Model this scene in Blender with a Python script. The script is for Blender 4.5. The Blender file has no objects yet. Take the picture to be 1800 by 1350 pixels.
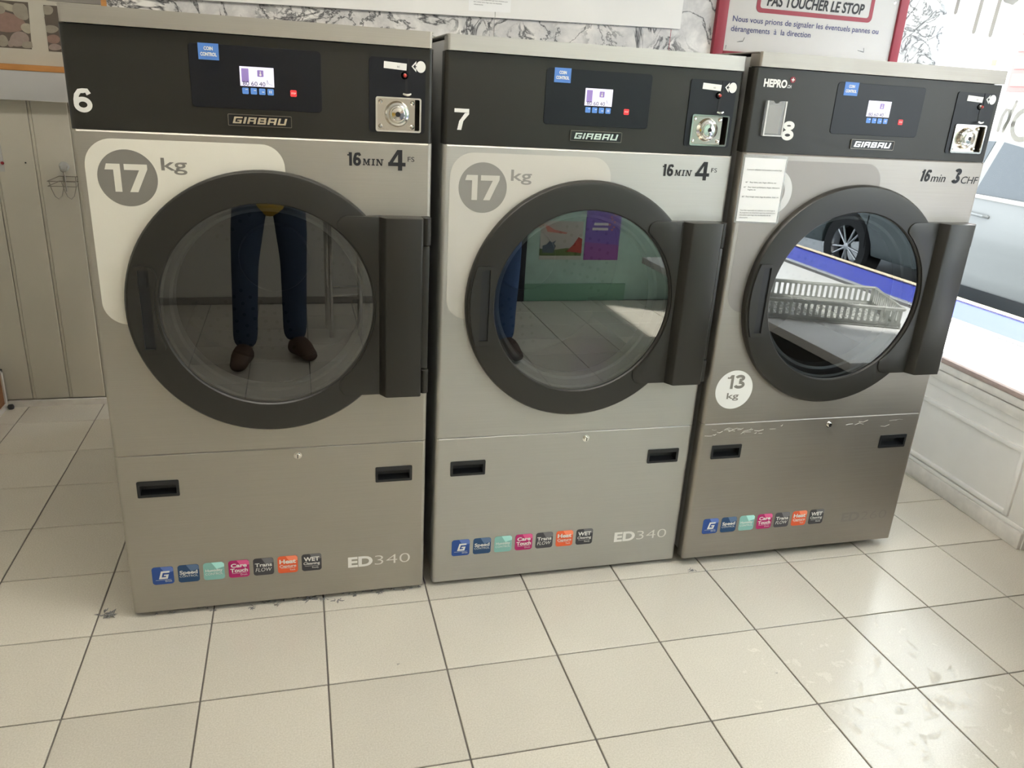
import bpy, bmesh, math, random
from mathutils import Vector, Matrix

random.seed(7)
PI = math.pi
scn = bpy.context.scene
COL = scn.collection

# ------------------------------------------------------------------ camera
CAM = Vector((0.5684, -1.9316, 1.4101))
right = Vector((0.9664, -0.2507, 0.0564)).normalized()
up = -Vector((-0.0359, -0.3491, -0.9364)).normalized()
back = -Vector((0.2545, 0.9029, -0.3463)).normalized()
cd = bpy.data.cameras.new('camera')
cd.sensor_fit = 'HORIZONTAL'; cd.sensor_width = 36.0
cd.lens = 1387.6 * 36.0 / 1800.0
cd.clip_start = 0.02; cd.clip_end = 200
cam = bpy.data.objects.new('camera', cd); COL.objects.link(cam)
mw = Matrix((right, up, back)).transposed().to_4x4(); mw.translation = CAM
cam.matrix_world = mw
scn.camera = cam

# ------------------------------------------------------------------ world, sun, exposure
w = bpy.data.worlds.new('sky'); scn.world = w; w.use_nodes = True
bg = w.node_tree.nodes['Background']
bg.inputs[0].default_value = (0.86, 0.93, 1.0, 1); bg.inputs[1].default_value = 2.9
scn.view_settings.view_transform = 'Standard'; scn.view_settings.look = 'None'
scn.view_settings.gamma = 1.0; scn.view_settings.use_curve_mapping = False
scn.view_settings.exposure = 1.45
scn.cycles.max_bounces = 10; scn.cycles.diffuse_bounces = 5; scn.cycles.glossy_bounces = 5
scn.cycles.transparent_max_bounces = 16; scn.cycles.transmission_bounces = 6
scn.cycles.use_denoising = True
scn.cycles.sample_clamp_indirect = 8.0
scn.cycles.caustics_reflective = False; scn.cycles.caustics_refractive = False

SUN = 8.0
sl = bpy.data.lights.new('sun', 'SUN'); sl.energy = SUN; sl.angle = 0.03; sl.color = (1, .96, .90)
so = bpy.data.objects.new('sun', sl); COL.objects.link(so)
so.rotation_euler = Vector((.285, .16, .945)).to_track_quat('Z', 'Y').to_euler()

# ------------------------------------------------------------------ materials
MATS = {}
def newmat(name):
    m = bpy.data.materials.new(name); m.use_nodes = True
    MATS[name] = m
    return m, m.node_tree.nodes, m.node_tree.links, m.node_tree.nodes['Principled BSDF']
def pm(name, col, rough=0.5, metal=0.0, spec=0.5, var=0.0, scale=20.0, bump=0.0, emit=0.0, coat=0.0, stretch=None):
    m, n, l, b = newmat(name)
    b.inputs['Base Color'].default_value = (*col, 1)
    b.inputs['Roughness'].default_value = rough
    b.inputs['Metallic'].default_value = metal
    b.inputs['Specular IOR Level'].default_value = spec
    b.inputs['Coat Weight'].default_value = coat
    if emit:
        b.inputs['Emission Color'].default_value = (*col, 1)
        b.inputs['Emission Strength'].default_value = emit
    if var or bump:
        tc = n.new('ShaderNodeTexCoord'); mp = n.new('ShaderNodeMapping')
        l.new(tc.outputs['Object'], mp.inputs[0])
        if stretch: mp.inputs['Scale'].default_value = stretch
        nz = n.new('ShaderNodeTexNoise'); nz.inputs['Scale'].default_value = scale; nz.inputs['Detail'].default_value = 5
        l.new(mp.outputs[0], nz.inputs[0])
        if var:
            mx = n.new('ShaderNodeMix'); mx.data_type = 'RGBA'
            mx.inputs[6].default_value = tuple(max(0, c*(1-var)) for c in col) + (1,)
            mx.inputs[7].default_value = tuple(min(1, c*(1+var)) for c in col) + (1,)
            l.new(nz.outputs[0], mx.inputs[0]); l.new(mx.outputs[2], b.inputs['Base Color'])
        if bump:
            bp = n.new('ShaderNodeBump'); bp.inputs['Strength'].default_value = bump; bp.inputs['Distance'].default_value = 0.002
            l.new(nz.outputs[0], bp.inputs['Height']); l.new(bp.outputs[0], b.inputs['Normal'])
    return m
def steel(name, col, rough, blotch=0.12, brush=0.04):
    """brushed stainless sheet: fine horizontal grain, soft blotches in the gloss"""
    m, n, l, b = newmat(name)
    b.inputs['Metallic'].default_value = 1.0
    tc = n.new('ShaderNodeTexCoord')
    mp = n.new('ShaderNodeMapping'); mp.inputs['Scale'].default_value = (4, 4, 420)
    l.new(tc.outputs['Object'], mp.inputs[0])
    g = n.new('ShaderNodeTexNoise'); g.inputs['Scale'].default_value = 1.0; g.inputs['Detail'].default_value = 3
    l.new(mp.outputs[0], g.inputs[0])
    bl = n.new('ShaderNodeTexNoise'); bl.inputs['Scale'].default_value = 3.5; bl.inputs['Detail'].default_value = 6; bl.inputs['Roughness'].default_value = 0.5
    l.new(tc.outputs['Object'], bl.inputs[0])
    r1 = n.new('ShaderNodeMapRange'); r1.inputs['From Min'].default_value = 0.3; r1.inputs['From Max'].default_value = 0.7
    r1.inputs['To Min'].default_value = rough - blotch; r1.inputs['To Max'].default_value = rough + blotch
    l.new(bl.outputs[0], r1.inputs[0]); l.new(r1.outputs[0], b.inputs['Roughness'])
    mx = n.new('ShaderNodeMix'); mx.data_type = 'RGBA'
    mx.inputs[6].default_value = tuple(c*(1-brush*1.6) for c in col) + (1,)
    mx.inputs[7].default_value = tuple(min(1, c*(1+brush*1.6)) for c in col) + (1,)
    l.new(g.outputs[0], mx.inputs[0]); l.new(mx.outputs[2], b.inputs['Base Color'])
    bp = n.new('ShaderNodeBump'); bp.inputs['Strength'].default_value = 0.06; bp.inputs['Distance'].default_value = 0.001
    l.new(g.outputs[0], bp.inputs['Height']); l.new(bp.outputs[0], b.inputs['Normal'])
    return m
def glassmat(name, tint, ior, rough=0.0):
    m = bpy.data.materials.new(name); m.use_nodes = True; MATS[name] = m
    n = m.node_tree.nodes; l = m.node_tree.links; n.clear()
    out = n.new('ShaderNodeOutputMaterial'); mx = n.new('ShaderNodeMixShader')
    tr = n.new('ShaderNodeBsdfTransparent'); tr.inputs[0].default_value = (*tint, 1)
    gl = n.new('ShaderNodeBsdfGlossy'); gl.inputs['Roughness'].default_value = rough
    fr = n.new('ShaderNodeFresnel'); fr.inputs[0].default_value = ior
    ge = n.new('ShaderNodeNewGeometry'); ir = n.new('ShaderNodeMapRange')   # same reflectance from both faces of a thin pane
    ir.inputs['To Min'].default_value = ior; ir.inputs['To Max'].default_value = 1/ior
    l.new(ge.outputs['Backfacing'], ir.inputs[0]); l.new(ir.outputs[0], fr.inputs[0])
    l.new(fr.outputs[0], mx.inputs[0]); l.new(tr.outputs[0], mx.inputs[1]); l.new(gl.outputs[0], mx.inputs[2])
    l.new(mx.outputs[0], out.inputs[0])
    return m

steel('steel', (.46, .435, .385), .56, .03)
steel('steel_neighbour', (.52, .51, .48), .54, .03)
steel('steel_worn', (.38, .35, .315), .47, .06, .06)
pm('anthracite', (.019, .0175, .0135), .36, spec=.5, bump=.05, scale=900)
pm('door_grey', (.021, .0195, .016), .36, spec=.5, bump=.04, scale=1200)
pm('cabinet_dark', (.035, .036, .038), .5)
pm('shell_bounce_grey', (.50, .50, .49), .5)  # light grey chosen so the unseen cabinet sides bounce daylight onto the dado
pm('screen_black', (.006, .007, .011), .35, spec=.4)
pm('black_plastic', (.012, .013, .015), .35)
pm('black_ink', (.012, .012, .014), .6)
pm('white_ink', (.80, .79, .75), .5)
pm('grey_ink', (.22, .205, .18), .55)
pm('grey_ink_light', (.27, .26, .24), .55)
pm('decal_cream', (.74, .71, .62), .5)
pm('decal_cream_pale', (.57, .55, .50), .5)
pm('decal_film', (.32, .295, .275), .55, metal=.85)
pm('film_light', (.56, .54, .51), .4, metal=.5)
pm('blue_label', (.085, .22, .60), .45)
pm('blue_button', (.10, .24, .60), .4, emit=.10)
pm('red_button', (.75, .035, .04), .4, emit=.25)
pm('display_glow', (.66, .62, .80), .3, emit=.34)
pm('display_purple', (.20, .14, .33), .4, emit=.3)
pm('display_ink', (.02, .02, .035), .4)
pm('chrome', (.80, .78, .74), .12, metal=1)
pm('nickel', (.66, .61, .54), .22, metal=1)
pm('wire_steel', (.22, .20, .17), .35, metal=.8)
pm('chrome_letter', (.86, .84, .80), .25, metal=.9)
pm('red_lens', (.45, .05, .04), .25, spec=.6)
pm('label_white', (.80, .79, .76), .5)
pm('silver_ink', (.82, .80, .76), .5)
pm('silver_faded', (.27, .25, .225), .5)
pm('drum_steel', (.075, .075, .08), .45, metal=.4)
pm('drum_dark', (.06, .06, .065), .5, metal=.5)
pm('gasket_steel', (.48, .49, .50), .35, metal=.8)
glassmat('door_glass', (.24, .25, .25), 2.5)
glassmat('window_glass', (.97, .985, .98), 1.12)
def filmmat(name, haze, col):
    m = glassmat(name, (.96, .97, .97), 1.45, .12); n = m.node_tree.nodes; l = m.node_tree.links
    out = [q for q in n if q.type == 'OUTPUT_MATERIAL'][0]; prev = out.inputs[0].links[0].from_socket
    df = n.new('ShaderNodeBsdfDiffuse'); df.inputs[0].default_value = (*col, 1); mx = n.new('ShaderNodeMixShader'); mx.inputs[0].default_value = haze
    l.new(prev, mx.inputs[1]); l.new(df.outputs[0], mx.inputs[2]); l.new(mx.outputs[0], out.inputs[0])
    return m
filmmat('clear_plastic', .22, (.8, .8, .8))
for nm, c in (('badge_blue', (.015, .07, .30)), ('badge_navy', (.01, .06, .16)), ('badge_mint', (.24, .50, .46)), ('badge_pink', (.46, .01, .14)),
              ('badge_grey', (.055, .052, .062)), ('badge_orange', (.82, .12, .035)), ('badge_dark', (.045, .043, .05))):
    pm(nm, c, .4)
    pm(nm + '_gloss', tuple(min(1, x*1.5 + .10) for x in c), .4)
pm('panel_white', (.74, .73, .70), .5, var=.06, scale=5)
pm('board_beige', (.50, .475, .40), .6, var=.08, scale=4)
pm('board_grey', (.44, .44, .43), .55)
pm('wood_orange', (.45, .20, .05), .5, var=.25, scale=12, stretch=(1, 8, 8))
pm('wood_brown', (.27, .12, .04), .5, var=.35, scale=9, stretch=(1, 1, 8))
pm('paint_white', (.83, .81, .77), .45, var=.05, scale=9, bump=.15)
pm('paint_white_worn', (.74, .71, .66), .6, var=.22, scale=22, bump=.3)
pm('bare_wood', (.40, .31, .28), .7, var=.3, scale=30, stretch=(6, 1, 6))
pm('sill_white', (.80, .80, .79), .3)
pm('green_wall', (.44, .62, .53), .6, var=.18, scale=9)
pm('green_skirt', (.22, .42, .29), .5)
pm('wall_pale', (.66, .64, .58), .6, var=.05, scale=3)
pm('wall_dim', (.30, .28, .25), .7)
pm('ceiling_white', (.78, .77, .73), .7)
pm('lamp_tube', (1.0, .95, .87), .5, emit=16.5)
pm('lamp_body', (.75, .75, .73), .5)
pm('grout', (.19, .17, .15), .8)
pm('blue_ledge', (.005, .022, .36), .5)
pm('cream_edge', (.72, .60, .42), .6, var=.2, scale=14)
pm('alu', (.50, .50, .52), .4, metal=.9)
pm('asphalt', (.14, .16, .18), .85, var=.3, scale=60)
pm('facade_cream', (.88, .85, .79), .8)
pm('facade_yellow', (.80, .62, .20), .8)
pm('shutter_pink', (.62, .17, .15), .6)
pm('facade_dark', (.40, .42, .45), .2)
pm('car_silver', (.105, .105, .10), .4, coat=.1)
pm('car_dark', (.08, .10, .10), .25, coat=.6)
pm('car_glass', (.03, .035, .04), .08, spec=.4)
pm('tyre', (.012, .012, .013), .8)
pm('rim', (.55, .56, .58), .3, metal=.9)
pm('sign_white', (.47, .45, .42), .5, var=.05, scale=8)
pm('sign_red', (.25, .016, .032), .45)
pm('navy_ink', (.03, .035, .13), .5)
pm('lint', (.23, .225, .225), .95)
pm('paper', (.80, .80, .79), .6)
pm('text_grey', (.18, .18, .18), .7)
pm('crate_white', (.80, .81, .78), .45)
_n = MATS['crate_white'].node_tree.nodes; _l = MATS['crate_white'].node_tree.links     # thin plastic lets daylight through
_t = _n.new('ShaderNodeBsdfTranslucent'); _t.inputs[0].default_value = (.85, .86, .83, 1); _m = _n.new('ShaderNodeMixShader'); _m.inputs[0].default_value = .45
_l.new(_n['Principled BSDF'].outputs[0], _m.inputs[1]); _l.new(_t.outputs[0], _m.inputs[2]); _l.new(_m.outputs[0], _n['Material Output'].inputs[0])
pm('denim_dark', (.025, .045, .085), .85, var=.3, scale=200)
pm('denim', (.06, .12, .27), .85, var=.3, scale=200)
pm('shoe_brown', (.075, .042, .025), .6)
pm('sole', (.35, .30, .24), .7)
pm('jacket_yellow', (.60, .38, .04), .75)
pm('jumper_grey', (.16, .17, .20), .8)
pm('skin', (.55, .33, .23), .55)
pm('hair', (.035, .022, .015), .6)
pm('eye_white', (.8, .8, .78), .3)
pm('table_top', (.42, .40, .37), .4)
pm('poster_sky', (.52, .50, .44), .5)
pm('poster_red', (.42, .06, .045), .5)
pm('poster_green', (.13, .20, .06), .5)
pm('poster_coral', (.60, .22, .16), .5)
pm('poster_slate', (.10, .13, .17), .5)
pm('poster_violet', (.20, .13, .45), .5)
pm('poster_magenta', (.30, .10, .34), .5)
pm('counter_dark', (.022, .023, .03), .4)
filmmat('frost', .82, (.80, .80, .76))
for nm, c in (('stone_rose', (.24, .15, .12)), ('stone_grey', (.27, .24, .19)), ('stone_pale', (.36, .32, .24)), ('stone_dark', (.10, .08, .06)), ('stone_mauve', (.28, .22, .19))):
    pm(nm, c, .6, var=.2, scale=60)
pm('rust', (.33, .22, .14), .7)
pm('magnet_red', (.22, .006, .012), .4)

# floor tiles: speckled beige, each a touch different, satin with dried splashes
def tile_material():
    m, n, l, b = newmat('tile')
    tc = n.new('ShaderNodeTexCoord'); oi = n.new('ShaderNodeObjectInfo'); ge = n.new('ShaderNodeNewGeometry')
    n1 = n.new('ShaderNodeTexNoise'); n1.inputs['Scale'].default_value = 260; n1.inputs['Detail'].default_value = 3
    l.new(ge.outputs['Position'], n1.inputs[0])
    r = n.new('ShaderNodeValToRGB'); e = r.color_ramp.elements
    e[0].position = .30; e[0].color = (.60, .555, .465, 1); e[1].position = .70; e[1].color = (.72, .675, .585, 1)
    l.new(n1.outputs[0], r.inputs[0])
    n2 = n.new('ShaderNodeTexNoise'); n2.inputs['Scale'].default_value = 2.2; n2.inputs['Detail'].default_value = 4
    l.new(ge.outputs['Position'], n2.inputs[0])
    mr = n.new('ShaderNodeMapRange'); mr.inputs['To Min'].default_value = .93; mr.inputs['To Max'].default_value = 1.05
    l.new(oi.outputs['Random'], mr.inputs[0])
    mr2 = n.new('ShaderNodeMapRange'); mr2.inputs['To Min'].default_value = .90; mr2.inputs['To Max'].default_value = 1.08
    l.new(n2.outputs[0], mr2.inputs[0])
    mu = n.new('ShaderNodeMath'); mu.operation = 'MULTIPLY'; l.new(mr.outputs[0], mu.inputs[0]); l.new(mr2.outputs[0], mu.inputs[1])
    vm = n.new('ShaderNodeVectorMath'); vm.operation = 'SCALE'
    l.new(r.outputs[0], vm.inputs[0]); l.new(mu.outputs[0], vm.inputs['Scale']); l.new(vm.outputs[0], b.inputs['Base Color'])
    # dried splashes: rough spots in the sheen
    n3 = n.new('ShaderNodeTexNoise'); n3.inputs['Scale'].default_value = 26; n3.inputs['Detail'].default_value = 4; n3.inputs['Distortion'].default_value = .8
    l.new(ge.outputs['Position'], n3.inputs[0])
    rr = n.new('ShaderNodeMapRange'); rr.inputs['From Min'].default_value = .55; rr.inputs['From Max'].default_value = .66
    rr.inputs['To Min'].default_value = .22; rr.inputs['To Max'].default_value = .50
    ds = n.new('ShaderNodeVectorMath'); ds.operation = 'DISTANCE'; ds.inputs[1].default_value = (2.02, -.62, 0)
    l.new(ge.outputs['Position'], ds.inputs[0])
    dm = n.new('ShaderNodeMapRange'); dm.inputs['From Min'].default_value = .15; dm.inputs['From Max'].default_value = .60
    dm.inputs['To Min'].default_value = 0.0; dm.inputs['To Max'].default_value = -.25
    l.new(ds.outputs['Value'], dm.inputs[0])
    ad = n.new('ShaderNodeMath'); l.new(n3.outputs[0], ad.inputs[0]); l.new(dm.outputs[0], ad.inputs[1])
    l.new(ad.outputs[0], rr.inputs[0]); l.new(rr.outputs[0], b.inputs['Roughness'])
    b.inputs['Specular IOR Level'].default_value = .5
    return m
tile_material()
def marble_material(name='marble', off=(0, 0, 0), base=(.80, .78, .74)):
    m, n, l, b = newmat(name)
    ge = n.new('ShaderNodeNewGeometry'); mp = n.new('ShaderNodeMapping'); mp.inputs['Location'].default_value = off
    mp.inputs['Rotation'].default_value = (0, .5, 0)
    l.new(ge.outputs['Position'], mp.inputs[0])
    def vein(scale, dist, width, seed):
        nz = n.new('ShaderNodeTexNoise'); nz.inputs['Scale'].default_value = scale; nz.inputs['Detail'].default_value = 7
        nz.inputs['Roughness'].default_value = .62; nz.inputs['Distortion'].default_value = dist
        ad = n.new('ShaderNodeVectorMath'); ad.inputs[1].default_value = (seed, seed*2, seed*.7)
        l.new(mp.outputs[0], ad.inputs[0]); l.new(ad.outputs[0], nz.inputs[0])
        s = n.new('ShaderNodeMath'); s.operation = 'SUBTRACT'; s.inputs[1].default_value = .5; l.new(nz.outputs[0], s.inputs[0])
        a = n.new('ShaderNodeMath'); a.operation = 'ABSOLUTE'; l.new(s.outputs[0], a.inputs[0])
        r = n.new('ShaderNodeMapRange'); r.inputs['From Max'].default_value = width; l.new(a.outputs[0], r.inputs[0])
        return r.outputs[0]
    v1 = vein(2.6, .9, .016, 3.1); v2 = vein(8, 1.6, .040, 8.7); v3 = vein(2.4, .4, .12, 1.3)
    patch = n.new('ShaderNodeTexNoise'); patch.inputs['Scale'].default_value = 3.0; patch.inputs['Detail'].default_value = 2
    l.new(mp.outputs[0], patch.inputs[0])
    pr = n.new('ShaderNodeMapRange'); pr.inputs['From Min'].default_value = .50; pr.inputs['From Max'].default_value = .60; l.new(patch.outputs[0], pr.inputs[0])
    mx2 = n.new('ShaderNodeMath'); mx2.operation = 'MAXIMUM'; l.new(v2, mx2.inputs[0])
    iv = n.new('ShaderNodeMath'); iv.operation = 'SUBTRACT'; iv.inputs[0].default_value = 1.0; l.new(pr.outputs[0], iv.inputs[1]); l.new(iv.outputs[0], mx2.inputs[1])
    c1 = n.new('ShaderNodeMix'); c1.data_type = 'RGBA'; c1.inputs[6].default_value = (.50, .49, .48, 1); c1.inputs[7].default_value = (*base, 1); l.new(v3, c1.inputs[0])
    c2 = n.new('ShaderNodeMix'); c2.data_type = 'RGBA'; c2.inputs[6].default_value = (.03, .03, .033, 1); l.new(v1, c2.inputs[0]); l.new(c1.outputs[2], c2.inputs[7])
    c3 = n.new('ShaderNodeMix'); c3.data_type = 'RGBA'; c3.inputs[6].default_value = (.035, .035, .04, 1); l.new(mx2.outputs[0], c3.inputs[0]); l.new(c2.outputs[2], c3.inputs[7])
    l.new(c3.outputs[2], b.inputs['Base Color']); b.inputs['Roughness'].default_value = .35
    return m
marble_material('marble'); marble_material('marble_film', (3, 1, 2), (.74, .71, .67))

# ------------------------------------------------------------------ mesh helpers
def link(name, me, mat, parent=None, smooth=False):
    o = bpy.data.objects.new(name, me); COL.objects.link(o)
    if mat is not None and not me.materials:
        me.materials.append(MATS[mat] if isinstance(mat, str) else mat)
    if parent is not None: o.parent = parent
    if smooth:
        for p in me.polygons: p.use_smooth = True
        me.set_sharp_from_angle(angle=math.radians(35))
    return o
class MB:
    def __init__(s): s.v = []; s.f = []
    def add(s, v, f):
        k = len(s.v); s.v += [tuple(p) for p in v]; s.f += [tuple(i+k for i in q) for q in f]; return s
    def box(s, x0, x1, y0, y1, z0, z1):
        return s.add([(x, y, z) for x in (x0, x1) for y in (y0, y1) for z in (z0, z1)],
                     [(0, 1, 3, 2), (4, 6, 7, 5), (0, 4, 5, 1), (2, 3, 7, 6), (0, 2, 6, 4), (1, 5, 7, 3)])
    def prism(s, pts, y0, y1):
        """polygon in x,z; thickness along y (front y0, back y1)"""
        n = len(pts)
        return s.add([(x, y0, z) for x, z in pts] + [(x, y1, z) for x, z in pts],
                     [tuple(range(n)), tuple(range(2*n-1, n-1, -1))] + [(i, i+n, (i+1) % n+n, (i+1) % n) for i in range(n)])
    def lathe(s, prof, c=(0, 0, 0), n=64, axis='y'):
        """profile of (radius, depth) about an axis"""
        base = len(s.v); m = len(prof)
        for i in range(n):
            a = 2*PI*i/n
            for r, d in prof:
                if axis == 'y': s.v.append((c[0]+r*math.cos(a), c[1]+d, c[2]+r*math.sin(a)))
                elif axis == 'x': s.v.append((c[0]+d, c[1]+r*math.cos(a), c[2]+r*math.sin(a)))
                else: s.v.append((c[0]+r*math.cos(a), c[1]+r*math.sin(a), c[2]+d))
        for i in range(n):
            for j in range(m-1):
                a, b = base+i*m+j, base+((i+1) % n)*m+j
                s.f.append((a, b, b+1, a+1))
        return s
    def tube(s, pts, r, n=8, close=False):
        pts = [Vector(p) for p in pts]; base = len(s.v); K = len(pts)
        for i, p in enumerate(pts):
            if close: t = pts[(i+1) % K]-pts[i-1]
            else: t = pts[min(i+1, K-1)]-pts[max(i-1, 0)]
            t.normalize()
            a = t.orthogonal().normalized() if i == 0 else (pa - t*pa.dot(t)).normalized()
            pa = a; b = t.cross(a)
            rr = r[i] if isinstance(r, (list, tuple)) else r
            for k in range(n):
                an = 2*PI*k/n; s.v.append(tuple(p+a*(rr*math.cos(an))+b*(rr*math.sin(an))))
        for i in range(K if close else K-1):
            j = (i+1) % K
            for k in range(n):
                s.f.append((base+i*n+k, base+i*n+(k+1) % n, base+j*n+(k+1) % n, base+j*n+k))
        if not close:
            s.f.append(tuple(base+k for k in range(n-1, -1, -1))); s.f.append(tuple(base+(K-1)*n+k for k in range(n)))
        return s
    def build(s, name, mat, parent=None, bevel=0.0, smooth=False, seg=2):
        me = bpy.data.meshes.new(name); me.from_pydata(s.v, [], s.f)
        bm = bmesh.new(); bm.from_mesh(me); bmesh.ops.recalc_face_normals(bm, faces=bm.faces)
        if bevel:
            es = [e for e in bm.edges if len(e.link_faces) == 2 and e.calc_face_angle(0) > .6]
            bmesh.ops.bevel(bm, geom=es, offset=bevel, segments=seg, affect='EDGES', profile=.5, clamp_overlap=True)
        bm.to_mesh(me); bm.free(); me.update()
        return link(name, me, mat, parent, smooth or bool(bevel))
def rrect(x0, x1, z0, z1, r, n=6):
    pts = []
    for cx, cz, a0 in ((x1-r, z1-r, 0), (x0+r, z1-r, 90), (x0+r, z0+r, 180), (x1-r, z0+r, 270)):
        for i in range(n+1):
            a = math.radians(a0+90*i/n); pts.append((cx+r*math.cos(a), cz+r*math.sin(a)))
    return pts
def circle(cx, cz, r, n=48, rz=None): return [(cx+r*math.cos(2*PI*i/n), cz+(rz or r)*math.sin(2*PI*i/n)) for i in range(n)]
def fill_holes(outer, holes, y0, y1):
    """flat plate in x,z with holes, real thickness"""
    bm = bmesh.new(); loops = []
    for loop in [outer]+holes:
        vs = [bm.verts.new((x, y0, z)) for x, z in loop]
        es = [bm.edges.new((vs[i], vs[(i+1) % len(vs)])) for i in range(len(vs))]; loops.append((vs, es))
    bmesh.ops.triangle_fill(bm, use_beauty=True, edges=[e for _, es in loops for e in es])
    r = bmesh.ops.extrude_face_region(bm, geom=list(bm.faces))
    bmesh.ops.translate(bm, vec=(0, y1-y0, 0), verts=[g for g in r['geom'] if isinstance(g, bmesh.types.BMVert)])
    bmesh.ops.recalc_face_normals(bm, faces=bm.faces)
    me = bpy.data.meshes.new('plate'); bm.to_mesh(me); bm.free()
    return me
def empty(name, loc, rz=0):
    o = bpy.data.objects.new(name, None); COL.objects.link(o); o.location = loc; o.rotation_euler = (0, 0, rz)
    o.empty_display_size = .1
    return o
def tag(o, label=None, cat=None, group=None, kind=None):
    if label: o['label'] = label
    if cat: o['category'] = cat
    if group: o['group'] = group
    if kind: o['kind'] = kind
    return o
def struct(o): o['kind'] = 'structure'; return o

# ---- lettering (built-in font, turned into flat meshes)
TXT = {}
def text_geo(s, shear=0.0, bold=0.0, space=1.0):
    k = (s, shear, bold, space)
    if k not in TXT:
        cu = bpy.data.curves.new('t', 'FONT'); cu.body = s; cu.shear = shear; cu.offset = bold; cu.space_character = space
        cu.resolution_u = 4; cu.fill_mode = 'FRONT'
        ob = bpy.data.objects.new('t', cu); COL.objects.link(ob)
        dg = bpy.context.evaluated_depsgraph_get()
        me = ob.evaluated_get(dg).to_mesh()
        vs = [(v.co.x, v.co.y) for v in me.vertices]; fs = [tuple(p.vertices) for p in me.polygons]
        ob.evaluated_get(dg).to_mesh_clear()
        bpy.data.objects.remove(ob); bpy.data.curves.remove(cu)
        TXT[k] = (vs, fs)
    return TXT[k]
def put_text(mb, s, x, z, h, width=None, y=0, shear=0.0, bold=0.0, space=1.0, align='L', fit='cap', frame=None):
    """adds a line of letters; x,z = left baseline, h = cap height"""
    vs, fs = text_geo(s, shear, bold, space)
    cap = 0.7294 if fit == 'cap' else max(v[1] for v in vs)-min(v[1] for v in vs)
    zb = 0 if fit == 'cap' else min(v[1] for v in vs)
    k = h/cap; x0 = min(v[0] for v in vs); x1 = max(v[0] for v in vs)
    kx = k if width is None else width/(x1-x0)
    ww = (x1-x0)*kx
    ox = x - (ww/2 if align == 'C' else ww if align == 'R' else 0)
    P = [(ox+(a-x0)*kx, y, z+(b-zb)*k) for a, b in vs]
    if frame: P = [frame(p) for p in P]
    mb.add(P, fs); return ww
def lettering(parent, mat, items, name='lettering', y=-.0006):
    mb = MB()
    for it in items: put_text(mb, y=y, **it)
    me = bpy.data.meshes.new(name); me.from_pydata(mb.v, [], mb.f); me.update()
    return link(name, me, mat, parent)
def polys(parent, mat, plist, name, y=-.0006, t=.0):
    mb = MB()
    for i, p in enumerate(plist):
        e_ = (i % 7)*2.5e-5      # keeps overlapping strokes from lying in one plane
        if t: mb.prism(p, y-t-e_, y)
        else: mb.add([(x, y-e_, z) for x, z in p], [tuple(range(len(p)))])
    me = bpy.data.meshes.new(name); me.from_pydata(mb.v, [], mb.f); me.update()
    return link(name, me, mat, parent)
GLY = {  # squared-off logo capitals, unit cells
 'G': [(0, 0, .26, 1), (0, .78, 1, 1), (0, 0, 1, .22), (.74, 0, 1, .56), (.46, .38, 1, .56)],
 'I': [(0, 0, 1, 1)],
 'R': [(0, 0, .26, 1), (0, .78, 1, 1), (.74, .0, 1, .42), (.70, .42, .96, 1), (.2, .36, .9, .55)],
 'B': [(0, 0, .26, 1), (0, .78, .94, 1), (0, 0, 1, .22), (.74, 0, 1, .5), (.70, .5, .94, 1), (.2, .40, .9, .60)],
 'A': [(0, 0, .26, 1), (0, .78, 1, 1), (.74, 0, 1, 1), (.2, .30, .9, .50)],
 'U': [(0, 0, .26, 1), (.74, 0, 1, 1), (0, 0, 1, .22)]}
def logo_polys(word, x, z, w, h, shear):
    ws = [.28 if c == 'I' else 1.0 for c in word]; gap = .20; tot = sum(ws)+gap*(len(word)-1); k = w/tot; out = []; cx = 0
    for c, cw in zip(word, ws):
        for a, b, c2, d in GLY[c]:
            out.append([(x+k*(cx+p*cw)+shear*q*h, z+q*h) for p, q in ((a, b), (c2, b), (c2, d), (a, d))])
        cx += cw+gap
    return out
def ribbon(pts, t, closed=False):
    P = [Vector(p) for p in pts]; n = len(P); L_, R_ = [], []
    for i in range(n):
        a = P[i-1] if (i or closed) else P[i]; b = P[(i+1) % n] if (i < n-1 or closed) else P[i]
        d = (b-a).normalized(); s_ = Vector((-d.y, d.x))*(t/2); L_.append(P[i]+s_); R_.append(P[i]-s_)
    out = []
    for i in range(n if closed else n-1):
        j = (i+1) % n; out.append([tuple(L_[i]), tuple(L_[j]), tuple(R_[j]), tuple(R_[i])])
    return out
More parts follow.
